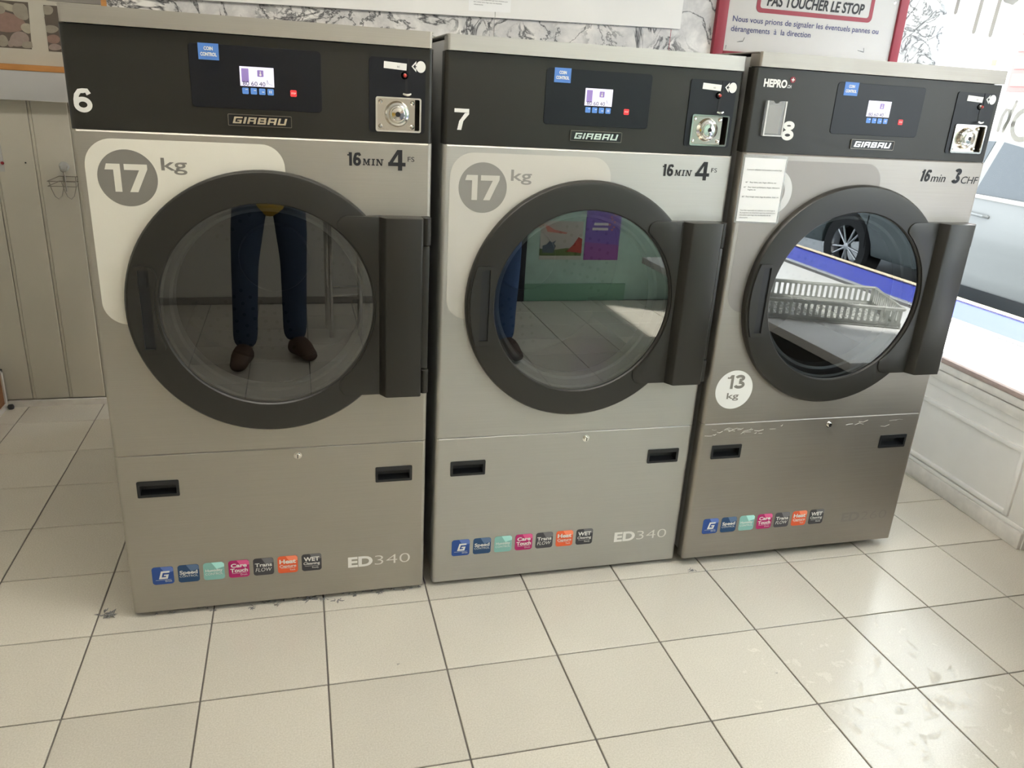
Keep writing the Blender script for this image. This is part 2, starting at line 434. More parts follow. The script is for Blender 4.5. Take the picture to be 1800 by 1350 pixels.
def digits(s_, x, z, w, h, t, gap, shear=0.0):
    """bold sans figures; w = width of a full figure"""
    out = []; cx = x
    for c in s_:
        u = w*.58 if c == '1' else w; q = []
        def ell(mx, mz, rx, rz, a0=0, a1=360, n=28): return [(mx+rx*math.cos(math.radians(a0+(a1-a0)*i/n)), mz+rz*math.sin(math.radians(a0+(a1-a0)*i/n))) for i in range(n+(0 if abs(a1-a0) == 360 else 1))]
        if c == '1': q = [[(u-t, 0), (u, 0), (u, h), (u-t, h)], [(0, h*.74), (u-t, h*.74), (u-t, h), (u-t*1.1, h), (u*.30, h*.84), (0, h*.74+t*.62)]]
        if c == '7': q = [[(0, h-t*.9), (u, h-t*.9), (u, h), (0, h)], [(u-t*1.05, h-t), (u, h-t*.9), (u, h-t*1.25), (u*.62, h*.42), (u*.50, 0), (u*.50-t*1.05, 0), (u*.30+t*.15, h*.42)]]
        if c == '6': q = ribbon(ell(u/2, h*.325, u/2-t/2, h*.325-t/2), t, True) + ribbon([(t/2, h*.33), (t*.52, h*.52), (t*.75, h*.72), (u*.36, h*.88), (u*.56, h-t/2), (u*.76, h*.91), (u*.87, h*.76)], t)
        if c == '8': q = ribbon(ell(u/2, h*.275, u/2-t/2, h*.275-t/2), t, True) + ribbon(ell(u/2, h*.76, u*.46-t/2, h*.24-t/2), t, True)
        if c == '3': q = ribbon(ell(u*.48, h*.76, u*.46-t/2, h*.24-t/2, 165, -95), t) + ribbon(ell(u*.49, h*.275, u*.50-t/2, h*.275-t/2, 98, -165), t)
        if c == '4': q = [[(u*.56, 0), (u*.56+t, 0), (u*.56+t, h), (u*.56, h)], [(0, h*.21), (u, h*.21), (u, h*.21+t*.85), (0, h*.21+t*.85)], [(0, h*.21+t*.5), (t*.9, h*.21+t*.5), (u*.56+t*.5, h*.94), (u*.56+t*.2, h), (u*.52, h)]]
        out += [[(cx+a+shear*b_, z+b_) for a, b_ in p] for p in q]; cx += u+gap
    return out
def serif_min(x, z, w, h, shear=0.0):
    """MIN in heavy slab-serif capitals"""
    u = w/3.25; P = []
    def R(x0, x1, z0, z1): P.append([(x0, z0), (x1, z0), (x1, z1), (x0, z1)])
    s = .15
    R(.10, .26, 0, 1); R(.80, 1.04, 0, 1); R(0, .38, 0, s); R(.68, 1.18, 0, s); R(0, .3, 1-s, 1); R(.85, 1.18, 1-s, 1)
    P.append([(.10, 1), (.36, 1), (.66, .12), (.50, .12)]); P.append([(.50, .12), (.62, .12), (1.0, 1), (.80, 1)])
    R(1.52, 1.76, 0, 1); R(1.38, 1.90, 0, s); R(1.38, 1.90, 1-s, 1)
    R(2.20, 2.36, 0, 1); R(2.92, 3.08, 0, 1); R(2.08, 2.48, 0, s); R(2.08, 2.4, 1-s, 1); R(2.80, 3.25, 1-s, 1)
    P.append([(2.16, 1), (2.44, 1), (3.08, 0), (2.86, 0)])
    return [[(x+u*a+shear*b*h, z+b*h) for a, b in p] for p in P]

# ================================================================== STRUCTURE
WY = 1.48          # marble wall face
WX = 3.475         # shop window plane
RY = -3.32         # wall behind the photographer
CEIL = 2.62
# floor slab + 30 cm tiles
floor = struct(MB().box(-1.35, 3.47, RY-.1, 1.75, -.06, -.004).build('floor', 'grout'))
tb = MB().box(-.148, .148, -.148, .148, -.0045, 0)
t0 = tb.build('tile', 'tile', floor, bevel=.0012, seg=1)
first = True
for i in range(-5, 12):
    for j in range(-11, 6):
        cx, cy = .3*i+.15, .3*j+.15
        if cx > 3.4: continue
        if first: t = t0; first = False
        else:
            t = t0.copy(); COL.objects.link(t)
        t.location = (cx, cy, 0)
struct(MB().box(-1.35, WX+.02, RY-.15, 2.0, CEIL, CEIL+.1).build('ceiling', 'ceiling_white'))
# marble-papered wall behind the dryers, timber edge on its left end
struct(MB().box(-.07, WX+.045, WY, WY+.12, 0, CEIL).build('wall_back', 'marble'))
struct(MB().box(-.088, -.07, WY-.004, WY+.12, 0, CEIL).build('trim_1', 'wood_orange'))
# alcove on the left
AY = 1.70
wl = struct(MB().box(-1.35, .05, AY+.012, AY+.1, 0, CEIL).build('wall_alcove', 'board_beige'))
# grooved boards
gx = [-1.30, -1.155, -1.01, -.865, -.72, -.575, -.43, -.285, -.14, .005]
for a, b in zip(gx[:-1], gx[1:]):
    MB().box(a+.004, b-.010, AY, AY+.013, .03, 1.33).build('board', 'board_beige', wl, bevel=.002, seg=1)
    MB().box(b-.009, b+.003, AY+.004, AY+.013, .03, 1.33).build('bead', 'board_beige', wl, bevel=.002, seg=1)
struct(MB().box(-.68, .03, AY-.014, AY+.002, 0, .026).build('baseboard_alcove', 'paint_white_worn'))
struct(MB().box(-1.45, -1.35, RY, 1.8, 0, CEIL).build('wall_left', 'wall_pale'))
# wall behind the photographer
struct(MB().box(-1.35, 1.95, RY-.1, RY, 0, CEIL).build('wall_rear', 'wall_pale'))
struct(MB().box(2.12, 3.6, RY-.1, RY, 0, CEIL).build('wall_rear_green', 'green_wall'))
struct(MB().box(2.12, 2.9, RY, RY+.012, 0, .125).build('baseboard_rear', 'green_skirt'))
struct(MB().box(1.95, 2.12, RY-.1, RY+.02, 0, CEIL).build('trim_2', 'counter_dark'))
struct(MB().box(-1.35, 1.95, RY, RY+.012, 0, .045).build('baseboard_rear_pale', 'wall_dim'))

# ---- right side: panelled dado under the shop window
def wx(y): return 2.99+.06*y
def slab(name, mat, y0, y1, z0, z1, off, thick, parent=None, bevel=.0):
    """board lying on the slanted dado face: off = how proud of the face"""
    mb = MB(); a, b = wx(y0)-off, wx(y1)-off
    v = [(a, y0, z0), (a, y0, z1), (b, y1, z0), (b, y1, z1), (a+thick, y0, z0), (a+thick, y0, z1), (b+thick, y1, z0), (b+thick, y1, z1)]
    mb.add(v, [(0, 1, 3, 2), (4, 6, 7, 5), (0, 4, 5, 1), (2, 3, 7, 6), (0, 2, 6, 4), (1, 5, 7, 3)])
    return mb.build(name, mat, parent, bevel=bevel)
wr = struct(slab('wall_right', 'paint_white', -.075, WY, 0, .50, 0, .42))
slab('skirting', 'paint_white_worn', -.07, WY, 0, .062, .014, .02, wr, .004)
slab('rail', 'paint_white', -.07, WY, .062, .08, .008, .02, wr, .004)
slab('rail', 'paint_white', -.07, WY, .40, .435, .006, .02, wr, .003)
slab('moulding', 'paint_white_worn', -.07, WY, .435, .475, .018, .03, wr, .006)
slab('moulding', 'paint_white', .03, WY, .325, .345, .010, .02, wr, .005)
slab('moulding', 'paint_white', .03, WY, .085, .103, .010, .02, wr, .005)
slab('moulding', 'paint_white', .012, .032, .085, .345, .010, .02, wr, .005)
slab('stile', 'paint_white', -.075, .010, .062, .40, .004, .02, wr, .003)
struct(MB().box(3.00, WX+.03, -.40, -.09, 0, 2.62).build('wall_right_pier', 'paint_white_worn'))
# sill board, worn timber nosing
mb = MB(); ya, yb = -.085, WY
mb.add([(wx(ya)-.004, ya, .50), (wx(ya)-.004, ya, .528), (wx(yb)-.004, yb, .50), (wx(yb)-.004, yb, .528), (WX, ya, .50), (WX, ya, .528), (WX, yb, .50), (WX, yb, .528)],
       [(0, 1, 3, 2), (4, 6, 7, 5), (0, 4, 5, 1), (2, 3, 7, 6), (0, 2, 6, 4), (1, 5, 7, 3)])
sill = struct(mb.build('trim_3', 'sill_white', bevel=.003))
slab('nosing', 'bare_wood', -.085, WY, .508, .5275, .022, .02, sill, .003)
slab('nosing', 'paint_white_worn', -.085, WY, .478, .508, .020, .02, sill, .003)
# shop window: frame, one big pane
w1 = struct(MB().box(WX-.012, WX+.035, -.09, WY, .520, .540).build('window_1', 'alu', bevel=.004))
MB().box(WX+.004, WX+.010, -.09, WY, .540, 2.42).build('pane', 'window_glass', w1)
MB().box(WX-.02, WX+.05, -.09, WY, 2.42, 2.50).build('frame', 'alu', w1, bevel=.004)
w2 = struct(MB().box(WX-.012, WX+.035, -2.75, -.40, .520, .540).build('window_2', 'alu', bevel=.004))
MB().box(WX+.004, WX+.010, -2.75, -.40, .540, 2.59).build('pane', 'window_glass', w2)
MB().box(WX-.02, WX+.02, -2.75, -.40, 2.59, 2.615).build('frame', 'alu', w2, bevel=.004)
MB().box(WX-.02, WX+.05, -2.81, -2.75, .50, 2.615).build('frame', 'alu', w2, bevel=.004)
struct(MB().box(WX-.02, WX+.20, -.40, WY+.12, 2.50, 6.5).build('wall_right_upper', 'wall_pale'))
struct(MB().box(WX-.02, WX+.02, RY, -.40, 2.615, 6.5).build('wall_right_front', 'wall_pale'))
struct(MB().box(WX-.02, WX+.20, RY-.1, -2.81, 0, 2.62).build('wall_right_end', 'counter_dark'))
struct(MB().box(WX-.001, WX+.32, -2.9, WY+.1, -.15, .49).build('wall_outside', 'facade_cream'))
# blue-painted ledge outside the glass with a weathered cream lip
lo = struct(MB().box(WX+.036, WX+.345, -2.85, WY+.1, .49, .536).build('trim_4', 'blue_ledge'))
MB().box(WX+.345, WX+.395, -2.85, WY+.1, .47, .545).build('lip', 'cream_edge', lo, bevel=.004)

struct(MB().box(WX+.03, WX+.50, WY+.14, WY+.6, -.15, 6.5).build('wall_outside_shade', 'facade_cream'))  # unseen pier, added to shade the far end of the blue ledge
# ---- outside: street, house across it
struct(MB().box(WX+.3, 11.0, -16, 20, -.25, -.10).build('ground_street', 'asphalt'))

# ================================================================== DRYERS
W8 = .795; HT = 1.515
CX, CZ = .3975, .8625      # door centre on the front
def panel(name, mat, parent, z0, z1, holes=(), yf=0.0, r=.010, ret=.035, W=W8, x0=0.0, ch=.0):
    """folded sheet front: flat face, rounded upright edges, returns along the sides"""
    x1 = x0+W
    me = fill_holes([(x0+r, z0), (x1-r, z0), (x1-r, z1-ch), (x0+r, z1-ch)], [list(h) for h in holes], yf, yf+.0015)
    bm = bmesh.new(); bm.from_mesh(me); bpy.data.meshes.remove(me)
    for sgn, xe in ((1, x0), (-1, x1)):
        prof = [(xe+sgn*(r-r*math.sin(a)), yf+r-r*math.cos(a)) for a in [PI/2*i/6 for i in range(7)]] + [(xe, yf+ret)]
        inn = [(xe+sgn*(r-(r-.0015)*math.sin(a)), yf+r-(r-.0015)*math.cos(a)) for a in [PI/2*i/6 for i in range(7)]] + [(xe+sgn*.0015, yf+ret)]
        lo_ = [bm.verts.new((x, y, z0)) for x, y in prof]; hi = [bm.verts.new((x, y, z1)) for x, y in prof]
        il = [bm.verts.new((x, y, z0)) for x, y in inn]; ih = [bm.verts.new((x, y, z1)) for x, y in inn]
        for i in range(len(prof)-1):
            bm.faces.new((lo_[i], lo_[i+1], hi[i+1], hi[i])); bm.faces.new((il[i], ih[i], ih[i+1], il[i+1]))
            bm.faces.new((hi[i], hi[i+1], ih[i+1], ih[i])); bm.faces.new((lo_[i], il[i], il[i+1], lo_[i+1]))
    # folded top and bottom flanges
    for z, c_ in ((z0, 0.0), (z1, ch)):
        q = [bm.verts.new(p) for p in ((x0+r, yf+c_, z), (x1-r, yf+c_, z), (x1-r, yf+ret, z), (x0+r, yf+ret, z))]
        bm.faces.new(q)
    if ch:
        bm.faces.new([bm.verts.new(p) for p in ((x0+r, yf, z1-ch), (x1-r, yf, z1-ch), (x1-r, yf+ch, z1), (x0+r, yf+ch, z1))])
    bmesh.ops.remove_doubles(bm, verts=bm.verts, dist=.00005)
    bmesh.ops.recalc_face_normals(bm, faces=bm.faces)
    me = bpy.data.meshes.new(name); bm.to_mesh(me); bm.free()
    return link(name, me, mat, parent, smooth=True)
def arc(cx, cz, r, a0, a1, n=16): return [(cx+r*math.cos(math.radians(a0+(a1-a0)*i/n)), cz+r*math.sin(math.radians(a0+(a1-a0)*i/n))) for i in range(n+1)]

def dryer(number, loc, label, metal, model):
    D = empty('tumble_dryer', loc)
    tag(D, label, 'dryer', 'coin-operated tumble dryers in a row')
    # carcass and feet
    cz = CZ
    me = fill_holes([(.006, .012), (W8-.006, .012), (W8-.006, HT-.012), (.006, HT-.012)], [circle(CX, cz, .262, 64)], .033, .036)
    cab = link('cabinet', me, 'cabinet_dark', D)
    mb = MB().box(.006, .012, .036, .95, .012, HT-.012).box(W8-.012, W8-.006, .036, .95, .012, HT-.012)
    mb.box(.012, W8-.012, .036, .95, HT-.018, HT-.012).box(.012, W8-.012, .036, .95, .012, .018).box(.006, W8-.006, .95, .956, .012, HT-.012)
    mb.build('cabinet_shell', 'shell_bounce_grey', cab)
    for fx in (.09, W8-.09):
        for fy in (.12, .86):
            MB().lathe([(0, .014), (.012, .014), (.012, -loc[2]*.5), (.024, -loc[2]*.5), (.024, -loc[2]), (0, -loc[2])], (fx, fy, 0), 20, 'z').build('foot', 'black_plastic', D)
    # stainless top strip
    panel('top_trim', metal, D, 1.4795, HT, yf=-.006, r=.006, W=W8-.010, x0=.005, ret=.05)
    MB().box(.002, W8-.002, .0, .92, HT-.004, HT).build('top_cover', metal, D, bevel=.0015)
    # control panel
    panel('control_panel', 'anthracite', D, 1.2660, 1.4775, [[(.6615, 1.292), (.7635, 1.292), (.7635, 1.365), (.6615, 1.365)]], yf=.003, r=.010)
    upper_holes = [circle(CX, cz, .262, 64)]
    panel('upper_panel', metal, D, .4738, 1.265, upper_holes, ch=.0034)
    HZ = (.353, .399); HX = ((.045, .147), (.655, .757))
    holes = [[(a+.006, HZ[0]+.006), (b-.006, HZ[0]+.006), (b-.006, HZ[1]-.006), (a+.006, HZ[1]-.006)] for a, b in HX]
    panel('lower_panel', metal, D, .0, .4726, holes, ch=.0034)
    # recessed pulls
    for a, b in HX:
        me = fill_holes(rrect(a, b, HZ[0], HZ[1], .003, 3), [[(a+.007, HZ[0]+.007), (b-.007, HZ[0]+.007), (b-.007, HZ[1]-.012), (a+.007, HZ[1]-.012)]], -.0025, .001)
        h = link('recessed_handle', me, 'black_plastic', D)
        x0, x1, z0, z1 = a+.0065, b-.0065, HZ[0]+.0065, HZ[1]-.0065
        MB().add([(x0, .001, z0), (x1, .001, z0), (x1, .001, z1), (x0, .001, z1), (x0, .022, z0+.006), (x1, .022, z0+.006), (x1, .026, z1+.004), (x0, .026, z1+.004)],
                 [(0, 1, 5, 4), (1, 2, 6, 5), (2, 3, 7, 6), (3, 0, 4, 7), (4, 5, 6, 7)]).build('pocket', 'black_plastic', h)
    # lock
    k = MB().lathe([(0, -.007), (.0065, -.007), (.0075, -.006), (.0078, -.001), (.0105, -.001), (.0105, .001)], (.449, 0, .449), 24).build('lock', 'chrome', D, smooth=True)
    MB().box(.4478, .4502, -.0078, -.0065, .4440, .4540).build('keyhole', 'black_ink', k)
    # feature badges
    bz, bs = .0855, .0545
    def T(s, cx, z, h, **kw): return dict(s=s, x=cx, z=z, h=h, align='C', **kw)
    spec = [('badge_blue', lambda x: [T('Drive', x+.013, bz+.007, .0055)]),
            ('badge_navy', lambda x: [T('Speed', x, bz+.026, .0115, width=.046, bold=.03), T('CONTROL', x, bz+.0165, .0068, width=.047)]),
            ('badge_mint', lambda x: [T('Humidity', x, bz+.026, .0085, width=.044, bold=.02), T('CONTROL', x, bz+.0155, .0072, width=.046)]),
            ('badge_pink', lambda x: [T('Care', x, bz+.033, .012, width=.042, bold=.035), T('Touch', x, bz+.0175, .012, width=.046, bold=.035), T('Drum', x+.012, bz+.006, .0055)]),
            ('badge_grey', lambda x: [T('Trans', x, bz+.028, .0115, width=.046, bold=.03), T('FLOW', x, bz+.012, .0125, width=.044, shear=.2)]),
            ('badge_orange', lambda x: [T('Heat', x, bz+.031, .0135, width=.045, bold=.035), T('Capture', x, bz+.0185, .0085, width=.045, bold=.02), T('Tech', x+.012, bz+.007, .0055)]),
            ('badge_dark', lambda x: [T('WET', x, bz+.032, .0135, width=.043, bold=.035), T('Cleaning', x, bz+.0205, .0085, width=.045, bold=.02), T('Ready', x+.010, bz+.008, .0055)])]
    for i, (mt, items) in enumerate(spec):
        x0 = .0565+.0652*i; xc = x0+bs/2
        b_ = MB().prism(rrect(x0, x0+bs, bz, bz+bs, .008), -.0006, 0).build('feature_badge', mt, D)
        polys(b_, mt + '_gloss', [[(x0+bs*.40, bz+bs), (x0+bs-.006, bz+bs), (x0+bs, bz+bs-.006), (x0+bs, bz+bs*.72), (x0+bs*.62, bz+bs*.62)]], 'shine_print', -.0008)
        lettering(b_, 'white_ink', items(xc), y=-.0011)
        if i == 0:
            polys(b_, 'white_ink', logo_polys('G', x0+.0165, bz+.017, .022, .024, .28), 'letter', -.0011)
        if i in (0, 3, 5, 6):
            z = bz+.0135+.002*(i in (5, 6)); polys(b_, 'white_ink', [[(x0+.008, z), (x0+bs-.007, z), (x0+bs-.007, z+.0008), (x0+.008, z+.0008)]], 'rule', -.0011)
    inkm = 'silver_faded' if number == '8' else 'silver_ink'
    lettering(D, inkm, [dict(s='ED', x=.576, z=.0845, h=.033, width=.070, bold=.038), dict(s=model, x=.652, z=.0845, h=.033, width=.102, bold=-.014)], 'model_lettering')

    # ---- door
    ro, ri = .329, .2525
    prof = [(ri, .004), (ri, -.016), (ri+.003, -.020), (ro-.012, -.020), (ro-.005, -.0185), (ro-.001, -.014), (ro, -.008), (ro, .0), (ri, .0)]
    door = MB().lathe(prof, (CX, 0, cz), 96).build('door', 'door_grey', D, smooth=True)
    MB().add([(x, -.0125, z) for x, z in circle(CX, cz, ri+.001, 96)], [tuple(range(96))]).build('glass', 'door_glass', door)
    MB().lathe([(ri+.004, .002), (.246, .004), (.236, .028), (.228, .030), (.224, .060), (.240, .066)], (CX, 0, cz), 80).build('gasket_ring', 'gasket_steel', door, smooth=True)
    # plate running to the hinge
    pts = [(.672, 1.091), (.588, 1.091)] + arc(.588, 1.066, .025, 90, 180, 6)[1:]
    pts += arc(CX, cz, .258, 50.0, -50.0, 22)
    pts += arc(.588, .650, .025, 180, 270, 6)[:-1] + [(.588, .625), (.672, .625)]
    MB().prism(pts, -.0245, -.001).build('hinge_plate', 'door_grey', door, bevel=.0015, seg=2)
    # raised cover with slanted left flank
    mb = MB(); zt, zb_ = 1.091, .625
    sec = [(.664, 0), (.664, -.0245), (.678, -.050), (.682, -.052), (.766, -.052), (.770, -.048), (.770, 0)]
    n_ = len(sec)
    mb.add([(x, y, zb_) for x, y in sec]+[(x, y, zt) for x, y in sec], [tuple(range(n_)), tuple(range(2*n_-1, n_-1, -1))]+[(i, (i+1) % n_, (i+1) % n_+n_, i+n_) for i in range(n_)])
    mb.build('hinge_cover', 'door_grey', door, bevel=.0012, seg=2)
    MB().box(.770, .790, -.028, -.001, .695, 1.020).build('hinge_strip', 'door_grey', door, bevel=.003)
    for z0, z1 in ((1.022, 1.091), (.626, .692)):
        MB().tube([(.7815, -.022, z0), (.7815, -.022, z1)], .0115, 16).box(.770, .792, -.020, -.001, z0, z1).build('hinge', 'door_grey', door, bevel=.001, seg=1)
    # grip on the left of the door
    def on(r, z): return CX-math.sqrt(r*r-(z-cz)**2)
    zt, zb_ = .967, .752
    out = [(on(.319, z), z) for z in [zt-(zt-zb_)*i/12 for i in range(13)]]
    inn = [(on(.262, z), z) for z in [zb_+.018+(zt-.030-zb_-.018)*i/12 for i in range(13)]]
    pts = out + arc(inn[0][0]-.016, zb_+.016, .016, 270, 350, 5) + inn + arc(inn[-1][0]-.022, zt-.022, .022, 10, 90, 5)
    slot = [(.106, .764), (.130, .764), (.130, .957), (.106, .957)]
    me = fill_holes(pts, [slot], -.0255, -.0195)
    g = link('grip', me, 'door_grey', door)
    MB().box(.105, .131, -.0208, -.0202, .763, .958).build('grip_slot_shade', 'black_plastic', g)  # black strip stands for the shade inside the grip groove

    # ---- drum behind the glass
    dr = MB().lathe([(.235, .066), (.345, .075), (.345, .60), (.330, .60)], (CX, 0, cz), 64).build('drum', 'drum_dark', D, smooth=True)
    MB().lathe([(.330, .60), (.332, .585), (.11, .590), (.105, .575), (.098, .570), (0, .568)], (CX, 0, cz), 64).build('drum_back', 'drum_steel', dr, smooth=True)
    mb = MB()
    for rr in (.15, .18, .21, .24, .27, .30):
        nn = int(rr*2*PI/.034)
        for q in range(nn):
            a = 2*PI*q/nn+rr*9
            if math.sin(3*a+1) > -.2:
                mb.add([(x, .584, z) for x, z in circle(CX+rr*math.cos(a), cz+rr*math.sin(a), .0058, 8)], [tuple(range(8))])
    o = mb.build('perforation', 'black_ink', dr); o['kind'] = 'stuff'
    for a in (90, 210, 330):
        ca, sa = math.cos(math.radians(a)), math.sin(math.radians(a))
        mb = MB(); P = []
        for y in (.09, .58):
            for t_, r_ in ((-.05, .343), (0, .275), (.05, .343)):
                P.append((CX+r_*ca-t_*sa, y, cz+r_*sa+t_*ca))
        mb.add(P, [(0, 1, 4, 3), (1, 2, 5, 4), (0, 2, 1), (3, 4, 5)]).build('drum_lifter', 'drum_dark', dr)

    # ---- display glass
    sp = MB().prism(rrect(.253, .536, 1.324, 1.4565, .009), .0012, .004).build('display_panel', 'screen_black', D, bevel=.0006, seg=1)
    c = MB().prism([(.2735, 1.4235), (.3165, 1.4235), (.3165, 1.4575), (.2735, 1.4575)], .0003, .0012).build('coin_control_label', 'blue_label', sp)
    lettering(sp, 'white_ink', [dict(s='COIN', x=.295, z=1.4435, h=.0072, width=.019, align='C', bold=.045), dict(s='CONTROL', x=.295, z=1.4315, h=.0072, width=.034, align='C', bold=.045)], 'coin_control_lettering', -.0002)
    MB().prism([(.358, 1.3735), (.431, 1.3735), (.431, 1.4145), (.358, 1.4145)], .0004, .0012).build('display', 'display_glow', sp)
    ic = [rrect(.3615, .377, 1.3815, 1.4105, .001, 2), rrect(.3955, .409, 1.3945, 1.4085, .0015, 2)]
    if number == '8': ic = [ic[1]]
    polys(sp, 'display_purple', ic, 'display_icon', .0)
    polys(sp, 'label_white', [circle(.4022, 1.3985, .0024, 12), rrect(.4012, .4032, 1.3985, 1.4065, .0008, 2)], 'thermometer_icon', -.0003)
    lettering(sp, 'display_ink', [dict(s='80', x=.3635, z=1.3748, h=.0095, width=.0135), dict(s='60', x=.3815, z=1.3748, h=.0095, width=.0135), dict(s='40', x=.3985, z=1.3748, h=.0095, width=.0135)], 'display_digits', -.0004)
    polys(sp, 'display_ink', [[(.4155, 1.3785), (.4162, 1.3785), (.4162, 1.388), (.4155, 1.388)], [(.4162, 1.388), (.4168, 1.388), (.4195, 1.3805), (.4188, 1.3800)], [(.419, 1.3800), (.419, 1.3806), (.428, 1.3782), (.428, 1.3776)]], 'display_curve', -.0003)
    for i in range(4):
        x0 = .3613+.0181*i
        b_ = MB().prism(rrect(x0, x0+.0138, 1.3565, 1.3700, .002, 3), .0003, .0012).build('button', 'blue_button', sp)
        q = [[[(x0+.007, 1.3655), (x0+.012, 1.3655), (x0+.012, 1.3672), (x0+.007, 1.3672)]], [[(x0+.007, 1.3642), (x0+.012, 1.3642), (x0+.012, 1.3658), (x0+.007, 1.3658)]],
             [[(x0+.0065, 1.3615), (x0+.0115, 1.3615), (x0+.0115, 1.3633), (x0+.0065, 1.3633)]], [[(x0+.0042, 1.3605), (x0+.006, 1.3605), (x0+.006, 1.3662), (x0+.0042, 1.3662)], [(x0+.0078, 1.3605), (x0+.0096, 1.3605), (x0+.0096, 1.3662), (x0+.0078, 1.3662)]]][i]
        polys(sp, 'label_white', q, 'button_mark', -.0002)
    MB().prism(rrect(.4658, .4798, 1.3562, 1.3702, .0022, 3), .0003, .0012).build('stop_button', 'red_button', sp)
    lettering(sp, 'label_white', [dict(s='STOP', x=.4728, z=1.3617, h=.0035, width=.0105, align='C', bold=.02)], 'stop_lettering', -.0002)
    # maker's plate
    lp = link('logo_plate', fill_holes(rrect(.3265, .4665, 1.287, 1.3125, .002, 3), [rrect(.3280, .4650, 1.2885, 1.3110, .001, 2)], -.001, .003), 'wire_steel', D)
    MB().prism(rrect(.3280, .4650, 1.2885, 1.3110, .001, 2), .0008, .003).build('logo_field', 'black_plastic', lp)
    polys(lp, 'chrome_letter', logo_polys('GIRBAU', .3365, 1.2925, .116, .0145, .30), 'logo_lettering', .0006, .0014)
    # coin unit
    cp = link('coin_unit', fill_holes(rrect(.644, .776, 1.287, 1.4535, .007, 4), [[(.662, 1.2925), (.763, 1.2925), (.763, 1.3645), (.662, 1.3645)]], .0005, .004), 'screen_black', D)
    lb = MB()
    a = math.radians(-3)
    P = [(-.0265, -.0075), (.0265, -.0075), (.0265, .0075), (-.0265, .0075)]
    lb.prism([(.7045+x*math.cos(a)-z*math.sin(a), 1.4365+x*math.sin(a)+z*math.cos(a)) for x, z in P], -.0002, .0005)
    lb.build('coin_label', 'label_white', cp)
    lettering(cp, 'black_ink', [dict(s='ici', x=.709, z=1.4330, h=.0052)], 'coin_label_lettering', -.0006)
    MB().prism([(.7325, 1.4525), (.7365, 1.4525), (.7405, 1.4195), (.7375, 1.4195)], -.0006, .0005).build('coin_slot', 'black_ink', cp)
    me = fill_holes([(.7425, 1.4375), (.7535, 1.4495), (.7535, 1.4255)], [[(.7462, 1.4375), (.7520, 1.4435), (.7520, 1.4315)]], -.0002, .0005)
    link('arrow_mark', me, 'label_white', cp)
    polys(cp, 'black_ink', [rrect(.7475, .7545, 1.4365, 1.4385, .0005, 2)], 'arrow_tail', -.0004)
    MB().prism(circle(.7645, 1.4375, .0112, 32, .0128), -.0002, .0005).build('coin_symbol', 'label_white', cp)
    MB().lathe([(0, -.010), (.004, -.009), (.0055, -.006), (.006, 0), (.0085, .0)], (.7265, .0005, 1.4165), 24).build('indicator_bezel', 'chrome', cp, smooth=True)
    MB().lathe([(0, -.0125), (.0032, -.0115), (.0042, -.009)], (.7265, .0005, 1.4165), 20).build('indicator_lens', 'red_lens', cp, smooth=True)
    MB().box(.7285, .7335, -.0004, .0006, 1.378, 1.4085).build('lever_slot', 'black_ink', cp)
    MB().tube([(.7215, -.012, 1.3765), (.726, -.012, 1.3745), (.731, -.012, 1.3738), (.736, -.012, 1.3745), (.7405, -.012, 1.3765)], [.002, .0028, .003, .0028, .002], 10).build('return_lever', 'chrome', cp, smooth=True)
    # coin return cup with pressed boss
    tray = link('return_cup', fill_holes(rrect(.6585, .7665, 1.289, 1.3675, .005, 4), [rrect(.6625, .7625, 1.2935, 1.3640, .003, 3)], -.003, .003), 'chrome', cp)
    x0, x1, z0, z1 = .662, .763, 1.293, 1.3645
    MB().add([(x0, .001, z0), (x1, .001, z0), (x1, .001, z1), (x0, .001, z1), (x0, .014, z0), (x1-.002, .032, z0), (x1-.002, .032, z1), (x0, .014, z1)],
             [(0, 1, 5, 4), (1, 2, 6, 5), (2, 3, 7, 6), (3, 0, 4, 7)]).build('cup_sides', 'nickel', cp)
    MB().add([(x0, .010, z0), (x1-.010, .010, z0), (x1-.010, .010, z1), (x0, .010, z1), (x1-.010, .030, z0), (x1-.010, .030, z1)], [(0, 1, 2, 3), (1, 4, 5, 2)]).build('cup_plate', 'nickel', cp)
    MB().lathe([(.030, .0095), (.0285, .005), (.026, -.002), (.022, -.004), (.0185, -.0015), (.016, -.003), (.0145, -.008), (.006, -.009), (.0052, -.006), (0, -.005)], (.7105, .001, 1.3295), 40).build('boss', 'chrome', cp, smooth=True)
    MB().lathe([(0, -.009), (.0048, -.0088)], (.7105, .0, 1.3295), 20).build('boss_hole', 'black_ink', cp)
    for sx in (.671, .7465):
        for sz in (1.3015, 1.3560):
            MB().lathe([(0, .004), (.003, .0045), (.0052, .007), (.0055, .0105)], (sx, 0, sz), 18).build('screw', 'chrome', cp, smooth=True)

    # ---- machine number
    nx = {'6': .0125, '7': .0265, '8': .1065}[number]
    polys(D, 'white_ink', digits(number, nx, 1.3005, .0365, .0495, .0098, 0), 'number', .002)
    # ---- capacity print and price
    if number in '67':
        dm = 'decal_cream' if number == '6' else 'decal_cream_pale'
        hole = circle(CX, cz, .262, 64)
        pts = arc(.447-.052, 1.2485-.052, .052, 0, 90, 10) + arc(.019+.062, 1.2485-.062, .062, 90, 180, 10) + arc(.019+.055, .8205+.055, .055, 180, 270, 10)
        pts += arc(CX, cz, .300, 188.0, 80.0, 30)
        dec = MB().prism(pts, -.0006, 0).build('capacity_decal', dm, D)
        gm = 'grey_ink' if number == '6' else 'grey_ink_light'
        MB().prism(circle(.1045, 1.1635, .0625, 64), -.0009, -.0006).build('capacity_disc', gm, dec)
